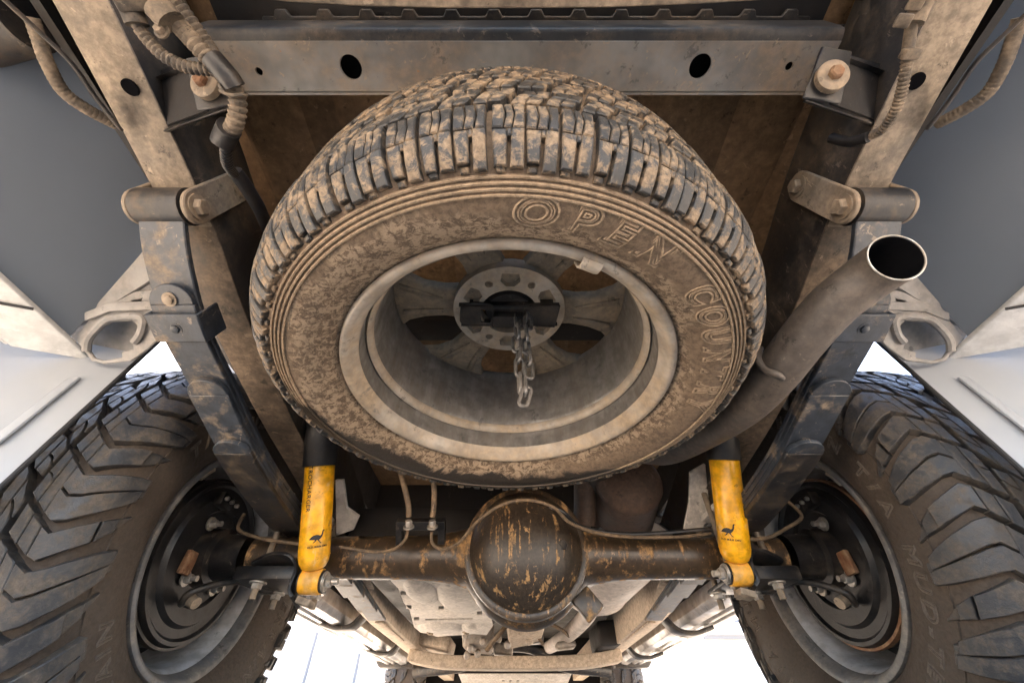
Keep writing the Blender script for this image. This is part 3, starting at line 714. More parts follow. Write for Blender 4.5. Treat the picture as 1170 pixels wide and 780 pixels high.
# ------------------------------------------------------------------ leaf springs
XS = {-1: -.49, 1: .513}
def spring_path(side):
    px = [(183,250),(190,300),(210,370),(245,440),(285,520),(330,585)]
    base = [W(x, y, X=-.49) for x, y in px]
    base += [V((-.49,.96,ZC+.353)), V((-.49,1.10,ZC+.352)), V((-.49,1.35,.47)), V((-.49,1.75,.43))]
    return smoothpath([V((XS[side], p.y, p.z)) for p in base], 8)
def cut(path, y0, y1, dz=0):
    p = [q for q in path if y0 <= q.y <= y1]; return [q+V((0,0,dz)) for q in p]
for side in (-1, 1):
    ls = thing('leaf_spring', 'steel leaf spring with blue-grey paint and box clamp beside the lettered shock absorber' if side < 0 else 'dusty steel leaf spring passing behind the exhaust pipe', 'leaf spring', (XS[side], AY, ZC+.36), 'leaf springs')
    P_ = spring_path(side); wv = V((.064,0,0)); x = XS[side]; th = .0095
    MB().strip(P_, wv, th).build('leaf', MT['spring'], ls, bevel=.0015, segs=1)
    def s_at(y): return min(P_, key=lambda q: abs(q.y-y))
    starts = [(.375,1.65,-.0105),(.52,1.5,-.021),(.64,1.35,-.031)]
    for k, (y0, y1, dz) in enumerate(starts):
        q = cut(P_, y0, y1, dz)
        # rounded tongue end
        mb = MB().strip(q, wv, th)
        lf = mb.build('leaf', MT['spring'] if k < 1 else MT['spring_dark'] if k == 2 else MT['spring'], ls, bevel=.0015, segs=1)
        t = (q[1]-q[0]).normalized(); nn = wv.cross(t).normalized(); c = q[0]
        poly = [c+V((.032*cos(a),0,0))-t*(.030*sin(a)) for a in [PI*i/10 for i in range(11)]]
        MB().prism([p_+nn*.0004 for p_ in poly], nn*(th-.0008)).build('leaf_end', MT['spring'], ls, bevel=.001, segs=1)
        if k == 0: MB().hexbolt(c-t*.008-nn*.001, -nn, .007, .004).build('rivet', MT['shackle'], ls)
    # box clamp
    c = s_at(.42); t = (s_at(.45)-s_at(.39)).normalized(); nn = wv.cross(t).normalized()
    for nm, off, w1, h1 in (('clamp', -.0145, .076, .005), ):
        mb = MB().box(c+nn*off, (w1, .045, h1), M((V((1,0,0)), t, nn)).transposed())
        mb.box(c+nn*.008+V((-.0365,0,0)), (.004,.045,.046), M((V((1,0,0)), t, nn)).transposed())
        mb.box(c+nn*.008+V((.0365,0,0)), (.004,.045,.046), M((V((1,0,0)), t, nn)).transposed())
        mb.build(nm, MT['spring'], ls, bevel=.0015, segs=1)
    MB().hexbolt(c-nn*.017+V((0,0,0)), -nn, .0065, .003).build('clamp_rivet', MT['spring'], ls)
    # rear eye with bushing and shackle
    ey = P_[0]+V((0,-.006,.022))
    mx = M.Translation(ey) @ M.Rotation(PI/2, 4, 'Y')
    MB().lathe([(.012,-.034),(.026,-.034),(.026,.034),(.012,.034)], mx, 30, closed=True).build('eye', MT['spring_dark'], ls)
    sh = thing('spring_shackle', 'brown shackle plates with two bolts above the lettered shock absorber' if side < 0 else 'brown shackle plates with two bolts beside the exhaust tip', 'shackle', tuple(ey), 'spring shackles')
    up_ = V((0,.020,.108))
    for s2 in (-1, 1):
        cx = x+s2*.0395; o_ = V((cx-ey.x,0,0)); d_ = up_.normalized(); e2 = V((0,-d_.z,d_.y))
        if side*s2 > 0 and False: continue
        poly = [ey+o_+e2*(.024*cos(a))-d_*(.024*sin(a)) for a in [PI*i/10 for i in range(11)]] + [ey+o_+up_-e2*(.024*cos(a))+d_*(.024*sin(a)) for a in [PI*i/10 for i in range(11)]]
        MB().prism([p_-V((s2*.003,0,0)) for p_ in poly], (s2*.007,0,0)).build('plate', MT['shackle'], sh, bevel=.0015, segs=1)
        for q in (ey, ey+up_):
            MB().hexbolt(q+o_+V((s2*.004,0,0)), (s2,0,0), .012, .011).build('bolt', MT['shackle'] if s2 != side else MT['steel'], sh)
    MB().tube([ey-V((.05,0,0)), ey+V((.05,0,0))], .009, 10).build('pin', MT['steel'], sh)
    MB().tube([ey+up_-V((.05,0,0)), ey+up_+V((.05,0,0))], .009, 10).build('pin', MT['steel'], sh)
    # axle clamp: U-bolts and lower plate carrying the shock pin
    ub = thing('axle_clamp', 'black spring plate and U-bolts holding the spring by the lettered shock absorber' if side < 0 else 'black spring plate and U-bolts holding the spring below the exhaust', 'bracket', (x, AY, AZ-.05), 'axle clamps')
    MB().box((x+side*.015, AY, AZ-.056), (.15,.13,.010)).box((x+side*.015, AY-.067, AZ-.048), (.15,.008,.026)).build('lower_plate', MT['black'], ub, bevel=.003)
    for yy in (-.047, .047):
        for xx in (-.045, .045):
            MB().tube([(x+xx, AY+yy, AZ-.092), (x+xx, AY+yy, AZ+.13)], .0065, 10).build('u_bolt', MT['shackle'], ub)
            MB().hexbolt((x+xx, AY+yy, AZ-.062), (0,0,-1), .0115, .012).build('nut', MT['steel'], ub)
    MB().box((x, AY, AZ+.052), (.075,.12,.022)).build('spring_pad', MT['black'], ub, bevel=.003)
    MB().box((x, AY, ZC+.378), (.085,.14,.012)).build('top_plate', MT['tank'], ub, bevel=.002)
    # curved arm out to the shock pin
    e_ = eL if side < 0 else eR
    q = [V((x+side*.06, AY-.055, AZ-.035)), V((x+side*.02, AY-.070, AZ-.022)), V((x-side*.02, AY-.078, AZ-.024)), V((e_.x+side*.046, e_.y+.012, e_.z+.034)), V((e_.x+side*.030, e_.y+.004, e_.z+.012)), V((e_.x+side*.029, e_.y, e_.z-.020)), V((e_.x+side*.018, e_.y, e_.z-.034))]
    MB().strip(smoothpath(q, 6), (0,.046,-.012), .007).build('shock_arm', MT['black'], ub, bevel=.002)
    MB().box((e_.x+side*.002, e_.y+.004, e_.z-.036), (.03,.035,.012), M.Rotation(.25,3,'Y')).build('arm_foot', MT['rail'], ub, bevel=.002)

# ------------------------------------------------------------------ chassis frame
frame = thing('chassis_frame', 'dusty ladder frame with two long side rails, grey rear crossmember and front crossmember', 'frame', (T0, 1.0, .7))
RB = [(-.25,.635),(.0,.605),(.28,.565),(.47,.512),(.715,.465),(1.0,.425),(1.4,.335),(1.75,.295),(2.3,.288),(3.0,.285),(4.4,.285)]
for side in (-1, 1):
    X0, X1 = T0+side*.474, T0+side*.534
    path = smoothpath([V((0,y,ZC+h)) for y, h in RB], 5)
    # lower face, then the taller body set 3 mm above it
    def run(q, w0, w1, z0, h, nm, mat, par):
        vs = []; fs = []; n = len(q)
        for p in q:
            vs += [V((w0,p.y,p.z+z0)), V((w1,p.y,p.z+z0)), V((w1,p.y,p.z+z0+h)), V((w0,p.y,p.z+z0+h))]
        for i in range(n-1):
            for k in range(4): fs.append((4*i+k, 4*i+(k+1)%4, 4*i+4+(k+1)%4, 4*i+4+k))
        fs += [(0,1,2,3), tuple(4*(n-1)+k for k in range(4))]
        return MB().add(vs, fs).build(nm, mat, par, bevel=.005, segs=2)
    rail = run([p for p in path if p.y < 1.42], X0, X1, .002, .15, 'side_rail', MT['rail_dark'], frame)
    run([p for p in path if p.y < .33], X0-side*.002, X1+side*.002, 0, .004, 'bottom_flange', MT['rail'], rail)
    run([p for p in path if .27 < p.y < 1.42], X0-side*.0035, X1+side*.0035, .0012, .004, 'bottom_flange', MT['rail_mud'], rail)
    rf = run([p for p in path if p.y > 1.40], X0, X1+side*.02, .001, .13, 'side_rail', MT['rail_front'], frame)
    mb = MB().box((T0+side*.505, 2.0, ZC+.288), (.028,.42,.006)); mb.build('pressed_rib', MT['rail_front'], rf, bevel=.002)
    for y in (.12, ):
        c = W(142,103,Z=None,X=X0+side*.02) if side < 0 else W(1059,98,X=X0+side*.02)
        MB().lathe([(0,.0012),(.0095,.0012),(.0098,.004),(0,.004)], M.Translation((c.x, c.y, ZC+.60-.12*c.y-.002)), 20).build('drain_hole', MT['pipe_in'], rail)  # flat black disc; the shade inside the hole is painted
    MB().box((T0+side*.500, 1.42, ZC+.337), (.10,.10,.008), M.Rotation(R_(-12),3,'X')).build('gusset', MT['rail_front'], frame, bevel=.002)
# rear crossmember with round holes; a channel with a lip
ZB = ZC+.665
yl, yh = W(585,105,Z=ZB).y, W(585,47,Z=ZB).y
xl, xr = W(232,76,Z=ZB).x, W(948,76,Z=ZB).x
hs = [W(401,77,Z=ZB), W(800,76,Z=ZB), W(296,82,Z=ZB), W(902,76,Z=ZB)]; rad = [.0148, .0148, .0048, .0052]
mb = MB().plate([(xl,yh,ZB),(xr,yh,ZB),(xr,yl,ZB),(xl,yl,ZB)], [circ(h, (1,0,0),(0,1,0), r_, 22) for h, r_ in zip(hs, rad)], (0,0,.004))
cm = mb.build('rear_crossmember', MT['beam'], frame, bevel=.0008, segs=1)
rr = smoothpath([V((0,yh+.001,ZB+.0005)), V((0,yh-.010,ZB+.004)), V((0,yh-.014,ZB+.014)), V((0,yh-.014,ZB+.06))], 5)
vs = []; fs = []
for p in rr: vs += [V((xl,p.y,p.z)), V((xr,p.y,p.z)), V((xr,p.y+.003,p.z+.002)), V((xl,p.y+.003,p.z+.002))]
for i in range(len(rr)-1):
    for k in range(4): fs.append((4*i+k,4*i+(k+1)%4,4*i+4+(k+1)%4,4*i+4+k))
fs += [(0,1,2,3), tuple(4*(len(rr)-1)+k for k in range(4))]
MB().add(vs, fs).build('rear_face', MT['rail_dark'], cm, smooth=60)  # dark colour stands in for the bumper's shade on this face
MB().box(((xl+xr)/2, yl+.0025, ZB+.03), (xr-xl, .003, .062)).build('front_face', MT['beam'], cm)
MB().box(((xl+xr)/2, (yl+yh)/2, ZB+.062), (xr-xl, yl-yh, .004)).build('top_face', MT['soot'], cm)
# front crossmember
p0, p1 = W(490,762,Z=ZC+.27), W(668,758,Z=ZC+.27)
yc = W(585,750,Z=ZC+.265).y
mb = MB().strip(smoothpath([V((-.50,yc-.02,.435)), V((-.33,yc,.413)), V((0,yc,.408)), V((.33,yc,.413)), V((.53,yc-.02,.435))],5), (0,.13,0), .05)
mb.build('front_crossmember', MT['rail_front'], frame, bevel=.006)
for side in (-1, 1):   # upper shock and spare brackets welded inside the rails
    q = W(388 if side < 0 else 800, 575 if side < 0 else 545, S=1.0)
    poly = [W(383,548,S=1.0),W(392,548,S=1.0),W(396,580,S=1.0),W(410,590,S=1.02),W(404,605,S=1.02),W(384,612,S=1.0)] if side < 0 else [W(789,540,S=1.0),W(806,530,S=1.0),W(812,590,S=1.0),W(800,606,S=1.0),W(782,606,S=1.0),W(788,575,S=1.0)]
    MB().prism(poly, FW*.01).build('shock_bracket', MT['tank'], frame, bevel=.001, segs=1)
    poly = [W(318,592,S=.95),W(346,592,S=.95),W(346,605,S=.95),W(314,605,S=.95)] if side < 0 else [W(850,581,S=.95),W(874,581,S=.95),W(880,594,S=.95),W(850,594,S=.95)]
    MB().prism(poly, FW*.02).build('bump_stop_plate', MT['tank'], frame, bevel=.001, segs=1)

# body mounts beside the rear crossmember
def body_mount(side, label):
    c = W(970,92,S=.50) if side > 0 else W(228,100,S=.50)
    o = thing('body_mount', label, 'body mount', tuple(c), 'rear body mounts')
    g = (lambda x, y, s_: W(x, y, S=s_)) if side > 0 else (lambda x, y, s_: W(1186-x if x < 1000 else 1186-x, y+8, S=s_))
    mb = MB().slab([g(940,52,.475), g(975,58,.475), g(962,118,.475), g(918,112,.475)], FW*.004); mb.build('face_plate', MT['black'], o, bevel=.0015, segs=1)
    mb = MB().slab([g(940,54,.477), g(1022,84,.53), g(1016,96,.56), g(936,62,.50)], V((0,.004,.004))); mb.build('upper_flange', MT['black'], o, bevel=.001, segs=1)
    mb = MB().slab([g(920,114,.477), g(1000,142,.54), g(1008,134,.57), g(928,104,.50)], V((0,.004,.004))); mb.build('lower_flange', MT['black'], o, bevel=.001, segs=1)
    mb = MB().slab([g(960,60,.50), g(1030,80,.55), g(1010,140,.55), g(950,118,.50)], FW*.004); mb.build('web', MT['soot'], o)
    q = g(950,88,.470); m = M.Translation(q) @ (-FW+V((-.12,0,0))).to_track_quat('Z','Y').to_matrix().to_4x4()
    MB().lathe([(0,-.004),(.0175,-.004),(.0175,.004),(.014,.006),(.012,.006),(0,.006)], m, 28).build('washer', MT['shackle'], o)
    MB().lathe([(0,0),(.0078,0),(.0078,.011),(.006,.013),(0,.013)], m, 6).build('bolt_head', MT['rust'], o, smooth=30)
body_mount(1, 'black folded body mount with round washer and rusty bolt, opposite the bundled wiring')
body_mount(-1, 'black folded body mount half hidden behind the corrugated wiring')

# ------------------------------------------------------------------ cargo bed underside
bed = thing('cargo_bed', 'rust brown underside of the cargo bed with lengthwise ribs above the spare wheel', 'cargo bed', (T0, .6, .92))
MB().box((T0, .78, .935), (1.30, 1.9, .012)).build('floor', MT['floor'], bed)
for i in range(6):
    xx = T0-.44+.176*i
    MB().prism([(xx-.060,-.15,.9295),(xx-.045,-.15,.922),(xx+.045,-.15,.922),(xx+.060,-.15,.9295)], (0,1.8,0)).build('floor_rib', MT['floor'], bed, bevel=.003, smooth=60)
for yy in (.72, 1.35):
    MB().box((T0, yy, .895), (.95,.07,.04)).build('cross_sill', MT['soot'], bed, bevel=.004)
MB().box((T0, -.12, 1.17), (1.5,.05,.46)).build('tailgate', MT['white'], bed, bevel=.01)
for side in (-1, 1): MB().box((T0+side*.70, .78, 1.2), (.04,1.9,.5)).build('side_wall', MT['white'], bed, bevel=.01)
# notched rear sill above the crossmember
zs = ZC+.735; y0 = W(585,30,Z=zs).y; y1 = W(585,13,Z=zs).y; y2 = y1-.03
xa, xb = W(300,25,Z=zs).x, W(925,25,Z=zs).x
pts = [(xa,y0,zs),(xb,y0,zs)]; n = 13; top = []
for i in range(n):
    c = xa+(xb-xa)*(i+.5)/n; d = (xb-xa)/n
    top += [(c-d*.48,y1+.006,zs),(c-d*.20,y1+.006,zs),(c-d*.12,y1-.002,zs),(c+d*.12,y1-.002,zs),(c+d*.20,y1+.006,zs),(c+d*.48,y1+.006,zs)]
MB().prism(pts+top[::-1], (0,0,.006)).build('notched_sill', MT['beam_dark'] if 'beam_dark' in MT else MT['rail_dark'], bed, bevel=.001, segs=1)
MB().box((T0, y1-.03, zs+.02), (xb-xa+.1, .10, .01)).build('rear_sill', MT['soot'], bed)
MB().box((T0, y0+.03, zs+.012), (xb-xa+.2, .06, .01)).build('sill_back', MT['soot'], bed)
MB().box((T0, 1.74, .88), (1.75,.02,.34)).build('front_wall', MT['soot'], bed)
for side in (-1, 1):
    MB().box((T0+side*.60, .75, .90), (.012,1.95,.22)).build('inner_wheelhouse', MT['soot'], bed)
    MB().box((T0+side*.78, 1.15, ZC+.89), (.36,1.1,.02)).build('wheelhouse_top', MT['soot'], bed)
    MB().box((T0+side*.78, 1.70, .93), (.36,.02,.30)).build('wheelhouse_front', MT['soot'], bed)

# rear bumper step: the pale curved edge at the top
bump = thing('rear_bumper', 'pale dusty underside of the rear bumper with a gently curved edge above the crossmember', 'bumper', (T0, -.05, .72))
zb = ZC+.60; pts = [W(x, y, Z=zb) for x, y in ((262,-6),(330,3),(420,8),(520,10),(600,10),(700,9),(800,5),(880,0),(935,-8))]
poly = pts + [V((pts[-1].x+.05,-.20,zb)), V((pts[0].x-.05,-.20,zb))]
MB().prism(poly, (0,0,.012)).build('step_underside', MT['bumper'] if 'bumper' in MT else MT['rail'], bump, bevel=.003)
MB().box((T0,-.20,zb-.02), (1.5,.02,.14)).build('rear_skin', MT['white'], bump, bevel=.004)

# ------------------------------------------------------------------ body sides behind the wheels
for side in (-1, 1):
    sg = -side
    def G(px, py, S=None, X=None, Y=None, Z=None):
        """left-hand pixel, mirrored about the truck centre for the right-hand side"""
        p = W(px, py, S=S, X=X, Y=Y, Z=Z); return V((p.x, p.y, p.z)) if side < 0 else V((2*T0-p.x, p.y, p.z))
    who = 'beside the lettered shock absorber' if side < 0 else 'beside the exhaust tip'
    # outer bedside skin and arch header belong to the bed
    xx = T0+side*.975
    MB().box((xx,.10,.80), (.004,.86,.60)).build('bedside', MT['panel'], bed, bevel=.001, segs=1)
    MB().box((xx,1.2,1.06), (.004,1.3,.10)).build('arch_header', MT['panel'], bed)
    # pale mud guard across the back of the tyre, its inner edge upright
    A, B = G(185,385,X=-.70), G(0,555,X=-.70)
    mg = thing('mud_guard', 'pale grey mud guard behind the rear tyre ' + who, 'mud guard', tuple(B), 'mud guards')
    d = (B-A)/(B.z-A.z)
    def edge(z): q = A+d*(z-A.z); return V((q.x, q.y, z))
    nz, nx = 10, 8; vs = []; fs = []
    for i in range(nz+1):
        z = .24+(A.z+.005-.24)*i/nz
        for j in range(nx+1):
            u = j/nx; p = edge(z)+V((side*.27*u, -.035*sin(u*PI*.6)+.01*sin(i*.5)*u, 0)); vs.append(p)
    for i in range(nz):
        for j in range(nx): fs.append((i*(nx+1)+j, i*(nx+1)+j+1, (i+1)*(nx+1)+j+1, (i+1)*(nx+1)+j))
    n0 = len(vs); bnd = [j for j in range(nx+1)] + [i*(nx+1)+nx for i in range(1,nz+1)] + [nz*(nx+1)+j for j in range(nx-1,-1,-1)] + [i*(nx+1) for i in range(nz-1,0,-1)]
    fs2 = [tuple(i+n0 for i in f)[::-1] for f in fs] + [(bnd[k], bnd[(k+1)%len(bnd)], bnd[(k+1)%len(bnd)]+n0, bnd[k]+n0) for k in range(len(bnd))]
    MB().add(vs+[p+V((0,.004,0)) for p in vs], fs+fs2).build('panel', MT['panel'], mg, smooth=50)
    MB().tube([edge(.24)+V((0,.002,0)), edge(A.z)+V((0,.002,0))], .0038, 8).build('edge_trim', MT['rubber_trim'], mg)
    f0, f1 = edge(.44)+V((side*.055,-.014,0)), edge(.58)+V((side*.05,-.014,0))
    MB().strip([f0, f1], (.018,0,0), .005).build('pressed_rib', MT['panel'], mg, bevel=.002)
    # dark liner
    E = {}
    c00 = G(80,384,S=.705); c10 = G(243,203,S=.76); c01 = V((c00.x, -.22, c00.z+.01)); c11 = V((T0+side*.565, -.22, ZC+.75))
    nu, nv = 14, 10; vs = []; fs = []
    for i in range(nu+1):
        for j in range(nv+1):
            u, v = i/nu, j/nv
            p = c00.lerp(c10, u).lerp(c01.lerp(c11, u), v)
            p += V((0,0,.09*sin(PI*u)*v)); vs.append(p)
    for i in range(nu):
        for j in range(nv): fs.append((i*(nv+1)+j, i*(nv+1)+j+1, (i+1)*(nv+1)+j+1, (i+1)*(nv+1)+j))
    n0 = len(vs); vs2 = [p+V((0,0,.006)) for p in vs]
    bnd = [i*(nv+1) for i in range(nu+1)] + [nu*(nv+1)+j for j in range(1,nv+1)] + [i*(nv+1)+nv for i in range(nu-1,-1,-1)] + [j for j in range(nv-1,0,-1)]
    fs2 = [tuple(i+n0 for i in f)[::-1] for f in fs] + [(bnd[k], bnd[(k+1)%len(bnd)], bnd[(k+1)%len(bnd)]+n0, bnd[k]+n0) for k in range(len(bnd))]
    ln = MB().add(vs+vs2, fs+fs2).build('bed_liner', MT['liner'], None, smooth=60)
    tag(ln, 'dark smooth curved inner side of the bed ' + who, 'body panel', 'dark inner bed sides')
    # white painted lower corner
    wc = thing('bumper_corner', 'white painted bumper corner hanging outside the dark inner bed side ' + who, 'bumper', tuple(c00), 'white bumper corners')
    e0 = G(104,412,S=.735); o0 = G(12,396,S=.672)
    e1 = V((c00.x, -.22, c00.z+.006)); o1 = V((o0.x+side*.02, -.22, o0.z+.02))
    MB().slab([e0, o0, o1, e1], (0,0,.008)).build('lower_skin', MT['white'], wc, bevel=.002)
    MB().slab([o0+V((0,-.005,0)), o0+V((0,-.005,.20)), o1+V((0,0,.20)), o1], (side*.006,0,0)).build('outer_skin', MT['white'], wc, bevel=.002)
    sm = e0.lerp(e1,.16); so_ = o0.lerp(o1,.16)
    MB().tube([sm+V((0,0,-.001)), so_+V((0,0,-.001))], .0025, 6).build('seam', MT['rubber_trim'], wc)
    # stamped bracket with a big slot
    br = thing('stamped_bracket', 'grey stamped bracket with a large slot on the inner body ' + who, 'bracket', tuple(G(130,370,S=.9)), 'stamped brackets')
    K = lambda x, y, s_=.89: G(x, y, S=s_*.80)
    fwd = V((0, .72, .69))
    outer = [K(84,386),(K(100,366)),(K(104,357)),K(130,334),K(176,331),K(184,338),K(186,352),K(192,366),K(186,382),K(170,398),K(150,412),K(118,416),K(104,412)]
    hole = [K(101,400),K(103,388),K(112,377),K(126,368),K(150,366),K(156,371),K(157,380),K(150,389),K(152,399),K(138,402),K(139,408),K(118,412),K(107,409)]
    hole2 = [K(145,352),K(151,343),K(162,341),K(157,352)]
    MB().plate(outer, [hole, hole2], fwd*.006).build('plate', MT['bracket'], br, bevel=.0015, segs=1, smooth=30)
    MB().tube(smoothpath([K(99,401,.884),K(101,388,.884),K(111,375,.884),K(125,364,.884),K(152,361,.884),K(163,366,.884),K(160,382,.884),K(153,391,.884)],6), .0065, 8).build('pressed_edge', MT['bracket'], br)
    MB().strip([K(100,362,.886), K(128,351,.886), K(174,349,.886), K(182,362,.886)], K(0,10,.886)-K(0,0,.886), .006).build('pressed_step', MT['bracket'], br, bevel=.002)
    MB().slab([K(88,372,.90), K(148,304,.88), K(236,200,.86), K(256,268,.86)], fwd*.01).build('rail_flange', MT['bracket'], br, bevel=.002)
    MB().slab([K(100,362,.905), K(256,268,.865), K(215,350,.93), K(186,352,.93)], fwd*.01).build('web', MT['bracket'], br, bevel=.002)
    MB().slab([K(78,378,.93), K(198,318,.93), K(190,386,.95), K(102,418,.95)], fwd*.006).build('backing', MT['bracket'], br)

# ------------------------------------------------------------------ exhaust
ex = thing('exhaust_tailpipe', 'fat brown-grey tailpipe with open cut end curving past the spare wheel', 'exhaust', (.43,.5,.56))
pp = [W(1024,294,S=.490), W(990,318,S=.520), W(950,350,S=.543), W(914,391,S=.572), W(882,432,S=.612), W(848,466,S=.68), W(806,494,S=.80), W(762,515,S=.93)]
pp += [pp[-1]+V((-.06,.08,.04)), pp[-1]+V((-.12,.22,.05)), pp[-1]+V((-.15,.45,-.02))]
p = smoothpath(pp, 8); r = .0305
cutn = ((p[0]-p[2]).normalized()*.8 + (CAM-p[0]).normalized()*.40).normalized()   # slash-cut end
def slash(mb, k):
    t_ = (p[1]-p[0]).normalized()
    for i in range(min(len(mb.v), 40*22)):
        v = mb.v[i]; d_ = -(v-p[0]).dot(cutn)/t_.dot(cutn); j = i//40
        if j == 0: mb.v[i] = v+t_*d_
        else:
            lim = p[0]+0*t_; dd = (v-p[0]).dot(cutn)
            if dd > -.0004*j: mb.v[i] = v+t_*(d_)+t_*.0004*j
    return mb
slash(MB().tube(p, r, 40, cap=False), 0).build('pipe', MT['pipe'], ex, smooth=60)
slash(MB().tube(p, r-.0022, 40, cap=False), 0).build('pipe_inside', MT['pipe_in'], ex, smooth=60)
e0_ = slash(MB().tube(p[:4], r-.0003, 40, cap=False), 0).v[:40]; MB().tube(e0_, .0012, 6, closed=True).build('cut_edge', MT['steel'], ex)
MB().tube(smoothpath([W(868,398,S=.62),W(866,410,S=.60),W(874,422,S=.585),W(888,428,S=.57),W(893,432,S=.575)],6), .0052, 10).build('hanger_rod', MT['pipe'], ex)
mf = thing('muffler', 'pale oval muffler with front pipe behind the axle', 'muffler', tuple(W(690,668,S=1.25)))
c = W(697,655,S=1.35); m = M.Translation(c) @ V((-.12,1,-.05)).to_track_quat('Z','Y').to_matrix().to_4x4() @ M.Diagonal((1.0,.62,1,1))
MB().lathe([(0,-.30),(.10,-.295),(.118,-.28),(.121,-.27),(.118,-.26),(.118,.19),(.122,.20),(.118,.21),(.10,.225),(0,.23)], m, 44).build('canister', MT['muffler'], mf, smooth=40)
MB().tube(smoothpath([c+V((-.03,.22,-.005)), W(672,700,S=1.72), W(652,722,S=2.0), W(634,735,S=2.3), W(622,742,S=2.8)],8), .034, 20).build('front_pipe', MT['muffler'], mf)
md = thing('resonator', 'dark rusty rounded resonator above the axle behind the spare wheel', 'exhaust', tuple(W(715,590,S=1.1)))
c2 = W(712,588,S=1.22); m = M.Translation(c2) @ V((.1,1,-.1)).to_track_quat('Z','Y').to_matrix().to_4x4()
MB().lathe([(0,-.22),(.07,-.21),(.088,-.19),(.091,-.18),(.088,-.17),(.088,.2),(0,.22)], m, 36).build('canister', MT['muffler_dark'], md, smooth=40)
MB().tube([W(668,600,S=1.1), W(668,540,S=1.15)], .03, 20).build('stub_pipe', MT['muffler_dark'], md)

# ------------------------------------------------------------------ tank guard, gearbox, things further forward
tk = thing('tank_guard', 'pale beige pressed tank guard with bolt slots under the truck ahead of the axle', 'guard', tuple(W(505,690,Z=ZC+.30)))
Zg = ZC+.30
def gp(x, y, dz=0): q = W(x, y, Z=Zg); return V((q.x, q.y, Zg+dz))
outer = [gp(440,650),gp(447,664),gp(455,672),gp(461,688),gp(468,697),gp(473,716),gp(480,722),gp(491,724),gp(499,727),gp(528,725),gp(540,724),gp(556,725),gp(563,715),gp(560,705),gp(567,690),gp(566,650)]
sl_ = [[gp(x-3,y-2),gp(x+3,y-2),gp(x+3,y+2),gp(x-3,y+2)] for x, y in ((461,677),(467,693),(476,706.6),(504,694),(548,700))] + [[gp(497,674.5),gp(504,674.5),gp(504,681),gp(497,681)]]
sl_ += [[gp(486,706.5),gp(540,705.5),gp(540,707.5),gp(486,708.5)]]
g = MB().plate(outer, sl_, (0,0,.01)).build('guard_plate', MT['tank'], tk, bevel=.0025, segs=2)
MB().box((gp(500,690).x,gp(500,690).y,Zg+.075), (.36,.95,.12)).build('tank_body', MT['soot'], tk, bevel=.02)
for x, y, sx, sy in ((482,676,.05,.15),(525,684,.07,.22),(505,716,.10,.10),(540,716,.05,.09)):
    q = gp(x, y); MB().lathe([(0,-.016),(.6,-.0135),(.85,-.007),(1,.002)], M.Translation(q) @ M.Diagonal((sx,sy,1,1)), 28).build('pressed_bulge', MT['tank'], g, smooth=80)
for x, y in ((492,722),(533,721.5)): MB().hexbolt(gp(x,y,-.001), (0,0,-1), .012, .008).build('bolt', MT['rail'], tk)
gb = thing('gearbox', 'dusty cast gearbox and transfer case with bolts above the front crossmember', 'gearbox', tuple(W(590,715,S=1.8)))
for (x, y, s_, d, mt_) in ((548,726,1.95,(.13,.2,.12),'alu'),(598,712,1.9,(.16,.35,.13),'rail_front'),(536,733,2.0,(.06,.1,.05),'alu'),(575,742,2.1,(.10,.12,.05),'alu'),(612,722,2.0,(.07,.1,.09),'black'),(646,737,2.05,(.10,.1,.03),'alu'),(690,728,2.0,(.10,.3,.10),'soot'),(500,735,2.1,(.16,.25,.06),'rail_front'),(474,738,2.2,(.05,.3,.03),'soot')):
    MB().box(W(x,y,S=s_), d, M.Rotation(random.uniform(-.2,.2),3,'Y')).build('casting', MT[mt_], gb, bevel=.012, segs=3)
for (x, y) in ((532,724),(538,739),(546,745),(552,731),(560,741),(570,728),(534,747),(580,735),(604,731)):
    MB().lathe([(0,0),(.015,0),(.015,.02),(.010,.025),(0,.025)], M.Translation(W(x,y,S=1.84)) @ M.Rotation(PI/2+.4,4,'X'), 14).build('bolt', MT['alu'], gb)
MB().tube(smoothpath([W(620,735,S=1.9),W(614,722,S=1.88),W(624,712,S=1.87),W(640,718,S=1.9),W(650,726,S=1.95)],6), .008, 8).build('breather_hose', MT['line'], gb)
MB().tube(smoothpath([W(556,742,S=1.82),W(572,722,S=1.8),W(580,712,S=1.82)],6), .010, 8).build('linkage', MT['line'], gb)
ds = thing('propeller_shaft', 'dark propeller shaft running forward from the differential', 'shaft', (DX, 1.3, .45))
MB().tube([(DX, AY+.08, AZ+.01), (DX-.02, 1.9, .50), (DX-.03, 2.3, .52)], .038, 20).build('tube', MT['black'], ds)
bpz = thing('bash_plate', 'pale bash plate with small round holes low at the front of the truck', 'guard', tuple(W(590,772,S=2.9)))
yb = 3.5; zb_ = W(590,770,Y=yb).z
MB().plate([(-.36,yb,zb_),(.40,yb,zb_),(.36,yb+.35,zb_-.10),(-.32,yb+.35,zb_-.10)], [circ(V((x_,yb+.10,zb_-.0286)), V((1,0,0)), V((0,.96,-.274)), .014, 12) for x_ in (-.06,-.01,.04)], (0,0,.006)).build('plate', MT['tank'], bpz, bevel=.001, segs=1)
MB().tube(smoothpath([(-.62,3.3,.42),(-.3,3.2,.44),(-.12,3.15,.52),(.12,3.15,.52),(.3,3.2,.44),(.62,3.3,.42)],8), .035, 16).build('front_arm', MT['black'], bpz)
cab = thing('cab_floor', 'dark underside of the cab ahead of the cargo bed', 'body panel', (T0, 2.9, .70))
MB().box((T0, 3.0, .72), (1.6, 2.5, .03)).build('floor_pan', MT['soot'], cab, bevel=.01)
for side in (-1, 1): MB().box((T0+side*.80, 2.7, .62), (.10,1.9,.20)).build('sill', MT['black'], cab, bevel=.02)
